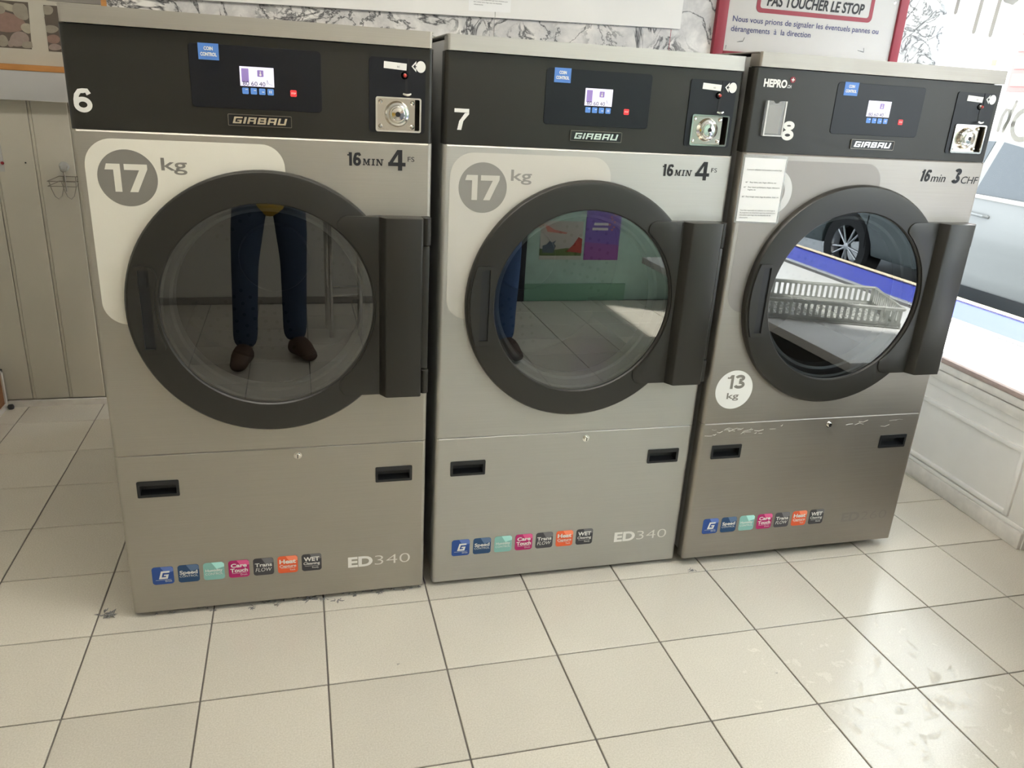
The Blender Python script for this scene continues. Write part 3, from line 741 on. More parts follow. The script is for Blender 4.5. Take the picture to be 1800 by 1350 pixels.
        polys(dec, dm, [[(.0585, 1.1815), (.0625, 1.1945), (.0905, 1.1945), (.0905, 1.1330), (.0760, 1.1330), (.0760, 1.1815)], [(.0985, 1.1815), (.0985, 1.1945), (.1470, 1.1945), (.1470, 1.1840), (.1235, 1.1330), (.1065, 1.1330), (.1295, 1.1815)]], 'capacity_digits', -.0013)
        lettering(dec, gm, [dict(s='kg', x=.1765, z=1.1835, h=.0285, width=.055, bold=.012)], 'unit_lettering', -.0009)
        lettering(D, 'black_ink', [                                   dict(s='FS', x=.7355, z=1.2215, h=.0118, width=.0165)], 'price_lettering')
        polys(D, 'black_ink', digits('16', .5915, 1.2075, .0185, .031, .0066, .0028) + digits('4', .6885, 1.1995, .042, .0485, .0104, 0), 'price_digits')
        polys(D, 'black_ink', serif_min(.6275, 1.2095, .049, .0155, .15 if number == '7' else .05), 'price_unit_lettering')
    else:
        pts = arc(.447-.052, 1.2485-.052, .052, 0, 90, 10) + arc(.019+.062, 1.2485-.062, .062, 90, 180, 10) + arc(.019+.055, .8205+.055, .055, 180, 270, 10)
        pts += arc(CX, cz, .300, 188.0, 80.0, 30)
        dec = MB().prism(pts, -.0003, 0).build('capacity_decal', 'decal_film', D)
        me = fill_holes(circle(.1045, 1.1635, .0625, 64), [circle(.1045, 1.1635, .040, 48)], -.0006, -.0003)
        link('capacity_ring', me, 'film_light', dec)
        bd = MB().prism(circle(.0885, .581, .0615, 64), -.0007, 0).build('capacity_disc', 'label_white', D)
        lettering(bd, 'grey_ink', [dict(s='kg', x=.087, z=.5525, h=.020, width=.040, align='C', bold=.012)], y=-.0012)
        polys(bd, 'grey_ink', digits('13', .0610, .5845, .0365, .044, .0090, .0025), 'capacity_digits', -.0012)
        polys(D, 'black_ink', digits('16', .5780, 1.2060, .0190, .0335, .0068, .0028, .15) + digits('3', .6890, 1.2030, .027, .043, .0095, 0, .15), 'price_digits')
        lettering(D, 'black_ink', [dict(s='min', x=.6175, z=1.2060, h=.024, width=.050, shear=.15),
                                   dict(s='CHF', x=.7240, z=1.2040, h=.0215, width=.060, shear=.15)], 'price_lettering')
        # supplier's sticker
        st = lettering(D, 'white_ink', [dict(s='HEPRO', x=.0295, z=1.4325, h=.0190, width=.069, bold=.045), dict(s='.CH', x=.0995, z=1.4320, h=.0080, width=.0125, bold=.02)], 'supplier_lettering', .002)
        MB().prism(circle(.1135, 1.4530, .0078, 24), .0018, .003).build('supplier_cross_disc', 'sign_red', st)
        polys(st, 'white_ink', [rrect(.1122, .1148, 1.4485, 1.4575, .0003, 1), rrect(.1090, .1180, 1.4517, 1.4543, .0003, 1)], 'supplier_cross', .0012)
        # scuffs along the seam
        rq = random.Random(4); mb = MB()
        for q in range(26):
            x = rq.uniform(.012, .34)*(.4+.6*rq.random()) if q < 20 else rq.uniform(.5, .72); z = .4475+rq.uniform(-.006, .006)-.01*(q % 3 == 0); l_ = rq.uniform(.006, .035)
            mb.tube([(x, -.0002, z), (x+l_*.5, -.0002, z+rq.uniform(-.003, .006)), (x+l_, -.0002, z+rq.uniform(-.002, .004))], rq.uniform(.0003, .0008), 4)
        mb.build('scuff_marks', 'silver_ink', D)['kind'] = 'stuff'
        # clear card holder
        P = [(.044, 1.3095), (.1025, 1.3095), (.1025, 1.3985), (.086, 1.3985), (.080, 1.3925), (.068, 1.3925), (.062, 1.3985), (.044, 1.3985)]
        ch = MB().prism(P, -.006, .0025).build('card_holder', 'clear_plastic', D)
        MB().box(.044, .048, -.008, -.006, 1.3095, 1.3985).box(.0985, .1025, -.008, -.006, 1.3095, 1.3985).box(.048, .0985, -.008, -.006, 1.3095, 1.3125).build('holder_rim', 'film_light', ch)
        MB().box(.052, .0945, .0005, .0022, 1.316, 1.388).build('holder_backing', 'grey_ink_light', ch)
    return D

dryer('6', (.096, .0582, .0155), 'stainless tumble dryer numbered 6 with cream 17 kg panel, at the alcove', 'steel', '340')
dryer('7', (.9184, .0635, .0155), 'stainless tumble dryer numbered 7 with pale 17 kg panel, middle of the row', 'steel_neighbour', '340')
dryer('8', (1.7276, .0371, .0290), 'scuffed stainless tumble dryer numbered 8 with 13 kg badge beside the window', 'steel_worn', '260')

# notice in a plastic sleeve taped on dryer 8
nt = empty('notice_sheet', (1.7276, .0371-.0012, .029))
tag(nt, 'white printed notice in a clear sleeve taped to dryer 8', 'notice')
MB().prism([(.001, 1.079), (.139, 1.077), (.136, 1.259), (.001, 1.2595)], -.0012, 0).build('sleeve', 'clear_plastic', nt)
MB().prism([(.007, 1.083), (.132, 1.081), (.132, 1.252), (.006, 1.2525)], -.0016, -.0013).build('sheet', 'paper', nt)
L = [('Comment utilisation correctement ce sèche-linge', .016, 1.2200, .107), ('40°   Pour laine, soie, linges délicats, etc', .017, 1.1865, .095),
     ('60°   Pour tissus synthétiques, linges, vêtements', .014, 1.1735, .111), ('fragiles, etc', .027, 1.1670, .025), ('80°   Pour lavage, coton, linge de toilette, draps, etc', .013, 1.1480, .114),
     ("Vous êtes responsable de l'utilisation du sèche-linge et", .014, 1.1115, .108), ('du programme de température que vous choisissez pour', .014, 1.1050, .111),
     ('faire sécher votre linge selon les étiquettes de vos', .014, 1.0985, .097), ('vêtements', .014, 1.0920, .026)]
lettering(nt, 'text_grey', [dict(s=s, x=x, z=z, h=.0036, width=ww, bold=.01) for s, x, z, ww in L], y=-.0022)

# ================================================================== ON THE MARBLE WALL
def onwall(name, loc, label, cat): return tag(empty(name, loc), label, cat)
b = onwall('wall_board', (0, WY, 0), 'long blank white board in two panels above the dryers', 'board')
def bz_(x): return 1.6605+(x-.205)*.0215
for x0, x1, nm in ((.10, 1.3605, 'panel'), (1.3625, 2.176, 'panel')):
    MB().prism([(x0, bz_(x0)), (x1, bz_(x1)), (x1, 2.25), (x0, 2.25)], -.018, 0).build(nm, 'panel_white', b, bevel=.001, seg=1)
fs = onwall('marble_sheet', (0, WY, 0), 'loose strip of marble-print film stuck below the white board', 'film')
MB().prism([(1.365, 1.30), (2.139, 1.30), (2.139, 1.70), (1.365, 1.684)], -.003, -.0005).build('film', 'marble_film', fs)
MB().prism([(2.139, 1.30), (2.1415, 1.30), (2.1415, 1.70), (2.139, 1.70)], -.003, -.0005).build('edge', 'sign_red', fs)
pn = onwall('paper_notice', (0, WY-.0185, 0), 'white printed paper pinned on the blank board', 'notice')
MB().prism([(1.2525, 1.7035), (1.4245, 1.7085), (1.4245, 1.95), (1.2525, 1.95)], -.0008, 0).build('sheet', 'paper', pn)
lettering(pn, 'text_grey', [dict(s='programme de température que vous choisissez pour', x=1.272, z=1.7445, h=.0045, width=.140, bold=.01), dict(s='faire sécher votre linge selon les étiquettes', x=1.272, z=1.7355, h=.0045, width=.115, bold=.01),
                            dict(s='vêtements', x=1.272, z=1.7265, h=.0045, width=.038, bold=.01)], y=-.0015)
sg = onwall('instruction_sign', (0, WY, 0), 'white instruction sign in a red frame above dryer 8', 'sign')
MB().box(2.385, 3.245, -.014, 0, 1.60, 2.15).build('sign_panel', 'sign_white', sg)
for a in ((2.337, 2.388, 1.585, 2.18), (3.242, 3.287, 1.585, 2.18), (2.388, 3.242, 1.585, 1.632)):
    MB().box(a[0], a[1], -.026, 0, a[2], a[3]).build('frame_rail', 'sign_red', sg, bevel=.004)
bx = fill_holes(rrect(2.523, 3.112, 1.795, 2.05, .022), [rrect(2.541, 3.094, 1.813, 2.032, .012)], -.0155, -.014)
link('text_border', bx, 'sign_red', sg)
lettering(sg, 'black_ink', [dict(s='PAS TOUCHER LE STOP', x=2.572, z=1.8260, h=.043, width=.492, bold=.03, shear=.15)], 'warning_lettering', -.0150)
lettering(sg, 'navy_ink', [dict(s='Nous vous prions de signaler les éventuels pannes ou', x=2.4185, z=1.7520, h=.0235, width=.742, bold=.008), dict(s='dérangements  à  la direction', x=2.4160, z=1.7130, h=.0235, width=.397, bold=.008)], y=-.0150)
MB().lathe([(0, -.004), (.004, -.003), (.0065, 0)], (3.218, -.014, 1.886), 18).build('screw', 'chrome', sg, smooth=True)
mb = MB()
for pts in ([(2.462, 1.674), (2.483, 1.677), (2.488, 1.692)], [(2.455, 1.672), (2.482, 1.675)], [(3.085, 1.676), (3.104, 1.673), (3.101, 1.690)], [(3.07, 1.678), (3.103, 1.672)], [(2.403, 1.640), (2.404, 1.655)]):
    mb.tube([(x, -.0143, z) for x, z in pts], .0012, 5)
mb.build('scuff', 'text_grey', sg)['kind'] = 'stuff'

# ================================================================== LEFT ALCOVE
sh = tag(empty('wall_shelf', (-.70, 1.62, 1.2755)), 'grey wall shelf with an orange wooden edge in the alcove', 'shelf')
MB().box(-.6, .69, 0, .08, 0, .106).build('shelf_front', 'board_grey', sh, bevel=.002)
MB().box(-.6, .69, -.004, .08, .106, .128).build('shelf_edge', 'wood_orange', sh, bevel=.003)
pb = tag(empty('pebble_print', (0, AY-.012, 0)), 'pale wall print with two photographs of pebbles above the shelf', 'picture')
MB().box(-.95, -.02, -.006, 0, 1.40, 1.632).build('backing', 'board_beige', pb)
MB().box(-.315, -.085, -.004, 0, 1.633, 2.0).build('upper_field', 'wall_dim', pb)
polys(pb, 'stone_dark', [[(-.62, 1.459), (-.386, 1.459), (-.377, 1.622), (-.62, 1.622)], [(-.329, 1.456), (-.12, 1.456), (-.12, 1.617), (-.327, 1.617)]], 'photo_field', -.0075)
def stone(cx, cz, rx, rz, rot, mat):
    a = math.radians(rot); P = []
    for i in range(24):
        t_ = 2*PI*i/24; r_ = 1+.06*math.sin(2*t_+cx*40)+.04*math.sin(3*t_+cz*70)
        x, z = rx*r_*math.cos(t_), rz*r_*math.sin(t_)
        x, z = cx+x*math.cos(a)-z*math.sin(a), cz+x*math.sin(a)+z*math.cos(a)
        P.append((min(x, -.382) if cx < -.36 else max(x, -.328), min(max(z, 1.460), 1.616)))
    return mat, P
ST = [stone(-.46, 1.548, .062, .036, -8, 'stone_rose'), stone(-.445, 1.600, .045, .013, -14, 'stone_pale'), stone(-.405, 1.590, .026, .032, 10, 'stone_grey'), stone(-.478, 1.590, .022, .014, -10, 'stone_grey'),
      stone(-.392, 1.532, .020, .018, 20, 'stone_pale'), stone(-.424, 1.492, .033, .026, 28, 'stone_mauve'), stone(-.455, 1.474, .010, .012, 0, 'stone_mauve'), stone(-.395, 1.474, .024, .012, 12, 'stone_grey'), stone(-.48, 1.482, .018, .020, 0, 'stone_grey'),
      stone(-.316, 1.600, .022, .016, 0, 'stone_grey'), stone(-.312, 1.566, .024, .018, 10, 'stone_dark'), stone(-.310, 1.535, .024, .014, 0, 'stone_grey'), stone(-.308, 1.500, .024, .016, 0, 'stone_rose'), stone(-.305, 1.472, .022, .012, 0, 'stone_mauve')]
for i, (m_, P) in enumerate(ST): polys(pb, m_, [P], 'pebble', -.0078-.0002*i)
# low box in the corner
cr = tag(empty('low_box', (-.68, 1.45, 0)), 'low brown wooden box with white edging in the alcove corner', 'box')
MB().box(-.40, -.006, .0, .235, .0, .165).build('box_body', 'wood_brown', cr)
MB().box(-.012, .0, -.0, .24, .0, .022).build('edge_strip', 'paint_white_worn', cr)
MB().box(-.012, .0, .222, .24, .022, .176).build('edge_strip', 'paint_white_worn', cr)
MB().box(-.41, .0, .0, .24, .165, .176).build('box_lid', 'paint_white_worn', cr)
tag(MB().lathe([(0, .02), (.010, .018), (.013, .010), (.011, 0), (0, 0)], (-.664, AY-.030, 0), 14, 'z').build('pipe_stub', 'black_plastic', smooth=True), 'small black pipe stub at the alcove floor corner', 'pipe')
# sheet and magnet, screw holes, wire basket
sp_ = tag(MB().prism([(-.75, 1.0), (-.549, 1.0), (-.552, 1.275), (-.75, 1.275)], AY-.003, AY-.001).build('wall_sheet', 'board_grey'), 'plain grey sheet hanging on the alcove boards, at the edge', 'sheet')
tag(MB().lathe([(0, -.006), (.005, -.005), (.0065, 0)], (-.5535, AY-.003, 1.0335), 16).build('magnet', 'magnet_red', smooth=True), 'round dark red magnet on the alcove boards', 'magnet')
tag(MB().lathe([(0, -.002), (.003, -.0015), (.0032, 0)], (-.472, AY, 1.037), 12).build('nail_head', 'black_ink'), 'tiny dark nail head in the alcove boards', 'nail')
wb = tag(empty('wire_basket', (-.335, AY, .90)), 'small wire soap basket hung by a suction cup on the alcove boards', 'basket')
MB().lathe([(0, -.014), (.010, -.014), (.014, -.008), (.019, -.001), (0, 0)], (0, 0, .128), 20).build('suction_cup', 'clear_plastic', wb, smooth=True)
MB().tube([(-.014, -.012, .128), (-.010, -.020, .112), (0, -.022, .106), (.010, -.020, .112), (.014, -.012, .128)], .0018, 6).tube([(0, -.02, .108), (0, -.012, .095), (0, -.010, .03)], .003, 6).build('hook', 'wire_steel', wb)
mb = MB()
for z in (.075, .056): mb.tube([(-.052, -.065, z), (.052, -.065, z), (.052, -.008, z+.014), (-.052+.03, -.008, z+.014)], .0017, 6, close=True)
for x0 in (-.047, -.002):
    mb.tube([(x0, -.062, .075), (x0+.006, -.062, .045), (x0+.014, -.055, .015), (x0+.024, -.045, .004), (x0+.034, -.035, .015), (x0+.040, -.015, .05), (x0+.040, -.008, .088)], .0017, 6)
mb.build('wire_frame', 'wire_steel', wb)

# ================================================================== SHELF BY THE WINDOW, CRATE
ws = tag(empty('window_shelf', (2.55, -2.30, 0)), 'wide white shelf along the shop window behind the camera side', 'shelf')
MB().box(0, .90, 0, 1.90, .492, .530).build('shelf_top', 'sill_white', ws, bevel=.004)
MB().box(.33, .44, .02, 1.86, 0, .492).build('shelf_base', 'counter_dark', ws)
def crate(loc, rz):
    c = tag(empty('plastic_crate', loc, rz), 'shallow white plastic lattice crate on the window shelf', 'crate')
    Lx, Ly, H = .62, .42, .085
    MB().tube([(-Lx/2, -Ly/2, H), (Lx/2, -Ly/2, H), (Lx/2, Ly/2, H), (-Lx/2, Ly/2, H)], .009, 6, close=True).build('rim', 'crate_white', c)
    MB().tube([(-Lx/2+.01, -Ly/2+.01, .008), (Lx/2-.01, -Ly/2+.01, .008), (Lx/2-.01, Ly/2-.01, .008), (-Lx/2+.01, Ly/2-.01, .008)], .009, 6, close=True).build('base_rim', 'crate_white', c)
    for sgn in (-1, 1):
        mb = MB()
        for i in range(24):
            x = -Lx/2+.012+(Lx-.024)*i/23; mb.box(x-.006, x+.006, sgn*(Ly/2-.005)-.002, sgn*(Ly/2-.005)+.002, .008, H)
        mb.box(-Lx/2, Lx/2, sgn*(Ly/2-.005)-.0025, sgn*(Ly/2-.005)+.0025, .0, .022)
        mb.build('side_lattice', 'crate_white', c)['kind'] = 'stuff'
        mb = MB()
        for i in range(16):
            y = -Ly/2+.012+(Ly-.024)*i/15; mb.box(sgn*(Lx/2-.005)-.002, sgn*(Lx/2-.005)+.002, y-.006, y+.006, .008, H)
        mb.box(sgn*(Lx/2-.005)-.0025, sgn*(Lx/2-.005)+.0025, -Ly/2, Ly/2, .0, .022)
        mb.build('side_lattice', 'crate_white', c)['kind'] = 'stuff'
    mb = MB()
    for i in range(14): mb.box(-Lx/2, Lx/2, -Ly/2+Ly*i/13-.003, -Ly/2+Ly*i/13+.003, .002, .007)
    for i in range(20): mb.box(-Lx/2+Lx*i/19-.003, -Lx/2+Lx*i/19+.003, -Ly/2, Ly/2, .002, .007)
    mb.build('floor_lattice', 'crate_white', c)['kind'] = 'stuff'
crate((2.90, -1.12, .5325), math.radians(22))

# ================================================================== BEHIND THE CAMERA
po1 = tag(empty('landscape_poster', (2.22, RY, .30)), 'landscape poster with red hills and a grey animal on the green wall', 'poster')
MB().box(0, .315, .0, .003, .0, .275).build('sheet', 'poster_sky', po1)
def flat(parent, mat, plist, name, d): # print facing +y
    mb = MB()
    for p in plist: mb.add([(x, d, z) for x, z in p], [tuple(range(len(p)))])
    mb.build(name, mat, parent)
flat(po1, 'poster_green', [[(.0, .03), (.315, .03), (.315, .075), (.2, .085), (.1, .07), (0, .08)]], 'meadow_print', .0034)
flat(po1, 'poster_red', [[(.20, .06), (.315, .05), (.315, .15), (.285, .165), (.25, .11)]], 'hill_print', .0037)
flat(po1, 'poster_slate', [[(.02, .05), (.10, .05), (.12, .10), (.105, .115), (.12, .14), (.09, .125), (.07, .135), (.05, .11), (.02, .10)]], 'animal_print', .0037)
flat(po1, 'poster_coral', [[(.05, .20), (.19, .185), (.20, .195), (.10, .215), (.04, .25), (.03, .24)]], 'cloud_print', .0037)
po2 = tag(empty('violet_poster', (2.555, RY, .30)), 'violet poster fading to magenta on the green wall', 'poster')
MB().box(0, .265, .0, .003, .0, .40).build('sheet', 'poster_violet', po2)
flat(po2, 'poster_magenta', [[(0, 0), (.265, 0), (.265, .11), (0, .13)]], 'lower_field', .0034)
flat(po2, 'poster_coral', [circle(.20+.02*math.sin(i*2.4), .22+.018*i, .008, 10) for i in range(8)], 'dot_print', .0037)
flat(po2, 'white_ink', [rrect(.06, .17, .250, .268, .002, 2), rrect(.05, .17, .215, .233, .002, 2)], 'text_bar', .0037)
stl = tag(empty('bar_stool', (.82, -2.65, 0)), 'tall stool with chrome legs behind the photographer', 'stool')
MB().lathe([(0, .80), (.155, .80), (.165, .79), (.165, .765), (.15, .755), (0, .755)], (0, 0, 0), 32, 'z').build('seat', 'counter_dark', stl, smooth=True)
for x, y in ((-.085, .12), (.08, .085), (.10, -.10), (-.10, -.08)):
    MB().tube([(x, y, 0), (x, y, .756)], .0125, 12).build('leg', 'chrome', stl, smooth=True)
MB().tube([(-.085, .12, .25), (.08, .085, .25), (.10, -.10, .25), (-.10, -.08, .25)], .008, 8, close=True).build('footrest', 'chrome', stl)

# ceiling lamps
for i, (x, y, nm) in enumerate(((.30, -.28, 'fluorescent ceiling lamp in front of dryer 6'), (1.55, -.45, 'fluorescent ceiling lamp in front of dryers 7 and 8'), (2.25, -2.55, 'fluorescent ceiling lamp before the green wall'))):
    lm = tag(empty('ceiling_lamp', (x, y, CEIL)), nm, 'lamp', 'ceiling lamps')
    MB().box(-.62, .62, -.09, .09, -.055, 0).build('housing', 'lamp_body', lm, bevel=.006)
    for dy in (-.045, .045):
        MB().tube([(-.60, dy, -.072), (.60, dy, -.072)], .013, 12).build('tube', 'lamp_tube', lm, smooth=True)

# ---- people (seen mirrored in the door glass)
def skinned(name, J, E_, mat, parent, root, sub=2):
    names = list(J); me = bpy.data.meshes.new(name)
    me.from_pydata([J[k][0] for k in names], [(names.index(a), names.index(b)) for a, b in E_], [])
    ob = bpy.data.objects.new(name, me); COL.objects.link(ob)
    md = ob.modifiers.new('s', 'SKIN'); md.use_smooth_shade = True
    for i, k in enumerate(names):
        r = J[k][1]; me.skin_vertices[0].data[i].radius = r if isinstance(r, tuple) else (r, r)
        me.skin_vertices[0].data[i].use_root = (k == root)
    sb = ob.modifiers.new('u', 'SUBSURF'); sb.levels = sub; sb.render_levels = sub
    dg = bpy.context.evaluated_depsgraph_get()
    m2 = bpy.data.meshes.new_from_object(ob.evaluated_get(dg))
    bpy.data.objects.remove(ob); bpy.data.meshes.remove(me)
    m2.name = name; m2.materials.clear()
    return link(name, m2, mat, parent, smooth=False)
def person(loc, label, feet, hands, jeans, top, hem, pelvis, lean):
    """feet: two (x,y,toe dx,dy); hands: two wrist points; all relative to loc"""
    R_ = empty('person', loc); tag(R_, label, 'person')
    px_, py_, pz_ = pelvis; V = Vector
    P = {'pelvis': (V(pelvis), .125), 'waist': (V((px_, py_+lean*.2, pz_+.17)), .115), 'chest': (V((px_, py_+lean*.6, pz_+.38)), .135),
         'neckb': (V((px_, py_+lean*.9, pz_+.52)), .07), 'neck': (V((px_, py_+lean*1.1, pz_+.58)), .052),
         'jaw': (V((px_, py_+lean*1.3+.035, pz_+.645)), .062), 'skull': (V((px_, py_+lean*1.35+.005, pz_+.735)), .085), 'crown': (V((px_, py_+lean*1.35, pz_+.79)), .055)}
    E_ = [('pelvis', 'waist'), ('waist', 'chest'), ('chest', 'neckb'), ('neckb', 'neck'), ('neck', 'jaw'), ('jaw', 'skull'), ('skull', 'crown')]
    ch = P['chest'][0]
    for i, s_ in enumerate((-1, 1)):
        fx, fy, tx, ty = feet[i]
        hip = V((px_+s_*.095, py_, pz_-.05)); ank = V((fx, fy, .085)); knee = (hip+ank)/2+V((s_*.01, .035, .03))
        P.update({f'hip{i}': (hip, .088), f'knee{i}': (knee, .058), f'calf{i}': (knee.lerp(ank, .35)+V((0, -.015, 0)), .054), f'ank{i}': (ank, .038), f'toe{i}': (V((fx+tx, fy+ty, .035)), .032)})
        E_ += [('pelvis', f'hip{i}'), (f'hip{i}', f'knee{i}'), (f'knee{i}', f'calf{i}'), (f'calf{i}', f'ank{i}'), (f'ank{i}', f'toe{i}')]
        sho = ch+V((s_*.185, 0, .09)); wr_ = V(hands[i]); mid = (sho+wr_)/2
        elb = mid+V((s_*.06, -.06, -.16 if wr_.z > sho.z-.3 else 0)); d_ = (wr_-elb).normalized(); palm = wr_+d_*.06
        P.update({f'sho{i}': (sho, .062), f'elb{i}': (elb, .045), f'wr{i}': (wr_, .028), f'palm{i}': (palm, (.034, .018))})
        E_ += [('chest', f'sho{i}'), (f'sho{i}', f'elb{i}'), (f'elb{i}', f'wr{i}'), (f'wr{i}', f'palm{i}')]
        side = d_.cross(V((0, 1, 0))); side = side.normalized() if side.length > .1 else V((1, 0, 0)); nrm = side.cross(d_)
        for q, (o_, ln) in enumerate(((-.026, .062), (-.009, .072), (.009, .068), (.025, .054))):
            b0 = palm+side*o_+d_*.02; b1 = b0+d_*ln*.45+nrm*.006; b2 = b0+d_*ln*.75+nrm*.026
            P.update({f'f{i}{q}a': (b0, .0088), f'f{i}{q}b': (b1, .0084), f'f{i}{q}c': (b2, .0072)})
            E_ += [(f'palm{i}', f'f{i}{q}a'), (f'f{i}{q}a', f'f{i}{q}b'), (f'f{i}{q}b', f'f{i}{q}c')]
        t0_ = wr_+d_*.035-side*.030; P.update({f't{i}a': (t0_, .011), f't{i}b': (t0_+d_*.03-side*.02+nrm*.012, .0095)})
        E_ += [(f'wr{i}', f't{i}a'), (f't{i}a', f't{i}b')]
    body = skinned('body', P, E_, 'skin', R_, 'pelvis')
    # jeans
    J = {'pelvis': (P['pelvis'][0], .142), 'top': (P['pelvis'][0]+V((0, 0, .10)), .132)}; EJ = [('top', 'pelvis')]
    for i in (0, 1):
        a_, k_ = P[f'ank{i}'][0], P[f'knee{i}'][0]
        J.update({f'h{i}': (P[f'hip{i}'][0], .108), f'm{i}': (P[f'hip{i}'][0].lerp(k_, .5), .090), f'k{i}': (k_, .073), f'c{i}': (k_.lerp(a_, .5)+V((0, -.01, 0)), .069), f'a{i}': (a_+V((0, 0, -.012)), .066)})
        EJ += [('pelvis', f'h{i}'), (f'h{i}', f'm{i}'), (f'm{i}', f'k{i}'), (f'k{i}', f'c{i}'), (f'c{i}', f'a{i}')]
    skinned('jeans', J, EJ, jeans, R_, 'pelvis')
    # top
    J = {'hem': (V((px_, py_, hem)), (.185, .155)), 'pelvis': (P['pelvis'][0], (.170, .150)), 'waist': (P['waist'][0], (.150, .135)), 'chest': (P['chest'][0], (.160, .145)), 'neck': (P['neckb'][0], .075)}
    EJ = [('hem', 'pelvis'), ('pelvis', 'waist'), ('waist', 'chest'), ('chest', 'neck')]
    if hem > pz_-.03: J.pop('hem'); EJ = EJ[1:]
    for i in (0, 1):
        J.update({f's{i}': (P[f'sho{i}'][0], .082), f'e{i}': (P[f'elb{i}'][0], .063), f'w{i}': (P[f'elb{i}'][0].lerp(P[f'wr{i}'][0], .9), .045)})
        EJ += [('chest', f's{i}'), (f's{i}', f'e{i}'), (f'e{i}', f'w{i}')]
    skinned('jacket', J, EJ, top, R_, 'chest')
    for i in (0, 1):
        fx, fy, tx, ty = feet[i]; t_ = V((tx, ty, 0)); f_ = V((fx, fy, 0)); n_ = t_.normalized()
        J = {'heel': (f_-n_*.035+V((0, 0, .045)), (.044, .040)), 'mid': (f_+n_*.06+V((0, 0, .050)), (.046, .044)), 'ball': (f_+n_*.13+V((0, 0, .040)), (.050, .034)), 'toe': (f_+n_*.19+V((0, 0, .034)), (.040, .028)), 'cuff': (f_+V((0, 0, .115)), .052)}
        skinned('shoe', J, [('heel', 'mid'), ('mid', 'ball'), ('ball', 'toe'), ('mid', 'cuff')], 'shoe_brown', R_, 'mid')
    sk = P['skull'][0]
    skinned('hair', {'a': (sk+V((0, -.012, .02)), .096), 'b': (sk+V((0, .005, .065)), .070), 'c': (sk+V((0, -.05, -.05)), .062)}, [('a', 'b'), ('a', 'c')], 'hair', R_, 'a')
    jw = P['jaw'][0]; fc = sk+V((0, .078, -.022))
    MB().add([(fc.x-.010, fc.y, fc.z-.03), (fc.x+.010, fc.y, fc.z-.03), (fc.x, fc.y, fc.z+.015), (fc.x, fc.y+.028, fc.z-.026)], [(0, 1, 3), (1, 2, 3), (2, 0, 3), (0, 2, 1)]).build('nose', 'skin', R_, bevel=.004)
    for s_ in (-1, 1):
        MB().lathe([(0, .006), (.008, .004), (.011, 0)], (fc.x+s_*.030, fc.y-.006, fc.z+.008), 14).build('eye', 'eye_white', R_, smooth=True)
        MB().lathe([(0, .016), (.012, .012), (.017, .0), (.010, -.008)], (sk.x+s_*.084, sk.y+.0, sk.z-.022), 14).build('ear', 'skin', R_, smooth=True)
    MB().box(jw.x-.022, jw.x+.022, jw.y+.052, jw.y+.064, jw.z+.012, jw.z+.020).build('mouth', 'poster_coral', R_, bevel=.003)
    return R_
BX = Vector((.43, -2.20, 0))
ph_c = CAM + back*.016 - right*.052
person(BX, 'person in a yellow jacket and dark jeans taking the photograph', [(-.15, .10, -.02, .10), (.10, -.02, .05, .09)],
       [tuple(ph_c - right*.125 + back*.045 - up*.075 - BX), tuple(ph_c + right*.105 + back*.055 - up*.085 - BX)], 'denim_dark', 'jacket_yellow', .72, (0, -.10, .93), .06)
person(Vector((1.56, -2.15, 0)), 'person in blue jeans and grey jumper standing beside the photographer', [(-.12, .0, -.02, .10), (.11, .03, .03, .10)],
       [(-.26, .06, .86), (.26, .06, .86)], 'denim', 'jumper_grey', .90, (0, 0, .93), .02)
pc = ph_c
ph = tag(empty('phone', tuple(pc)), 'black phone held up by the person in the yellow jacket', 'phone')
mb = MB()
cs = [tuple(right*a+up*b_+back*c_) for a in (-.073, .073) for b_ in (-.036, .036) for c_ in (-.004, .004)]
mb.add(cs, [(0, 1, 3, 2), (4, 6, 7, 5), (0, 4, 5, 1), (2, 3, 7, 6), (0, 2, 6, 4), (1, 5, 7, 3)]).build('phone_body', 'black_plastic', ph, bevel=.003)

# ================================================================== STREET
bl = tag(empty('house', (11.0, 5.0, -.15)), 'cream house with pink shutters across the street', 'building')
MB().box(0, 3, -18, 14, 0, 9).build('wall', 'facade_cream', bl)
MB().box(-.10, 0, 3.85, 14, 2.36, 2.44).build('cornice', 'facade_yellow', bl)
MB().box(-.10, 0, -18, 14, 4.3, 4.42).build('cornice', 'facade_yellow', bl)
for y0 in (1.98, -1.0, -4.2, -7.4):
    MB().box(-.03, 0, y0, y0+1.0, .9, 3.3).build('window', 'facade_dark', bl)
    for s0 in (y0-.50, y0+1.02):
        sh_ = MB().box(-.06, -.002, s0, s0+.48, 1.98, 3.3).build('shutter', 'shutter_pink', bl, bevel=.006)
        for q in range(5):
            MB().box(-.075, -.06, s0+.05, s0+.43, 2.06+.24*q, 2.24+.24*q).build('louvre', 'shutter_pink', sh_)
MB().box(-.04, 0, 3.9, 9.5, .4, 1.75).build('shopfront', 'facade_dark', bl)
for q in range(6): MB().box(-.06, 0, 3.9+.95*q, 3.98+.95*q, .4, 1.75).build('mullion', 'label_white', bl)

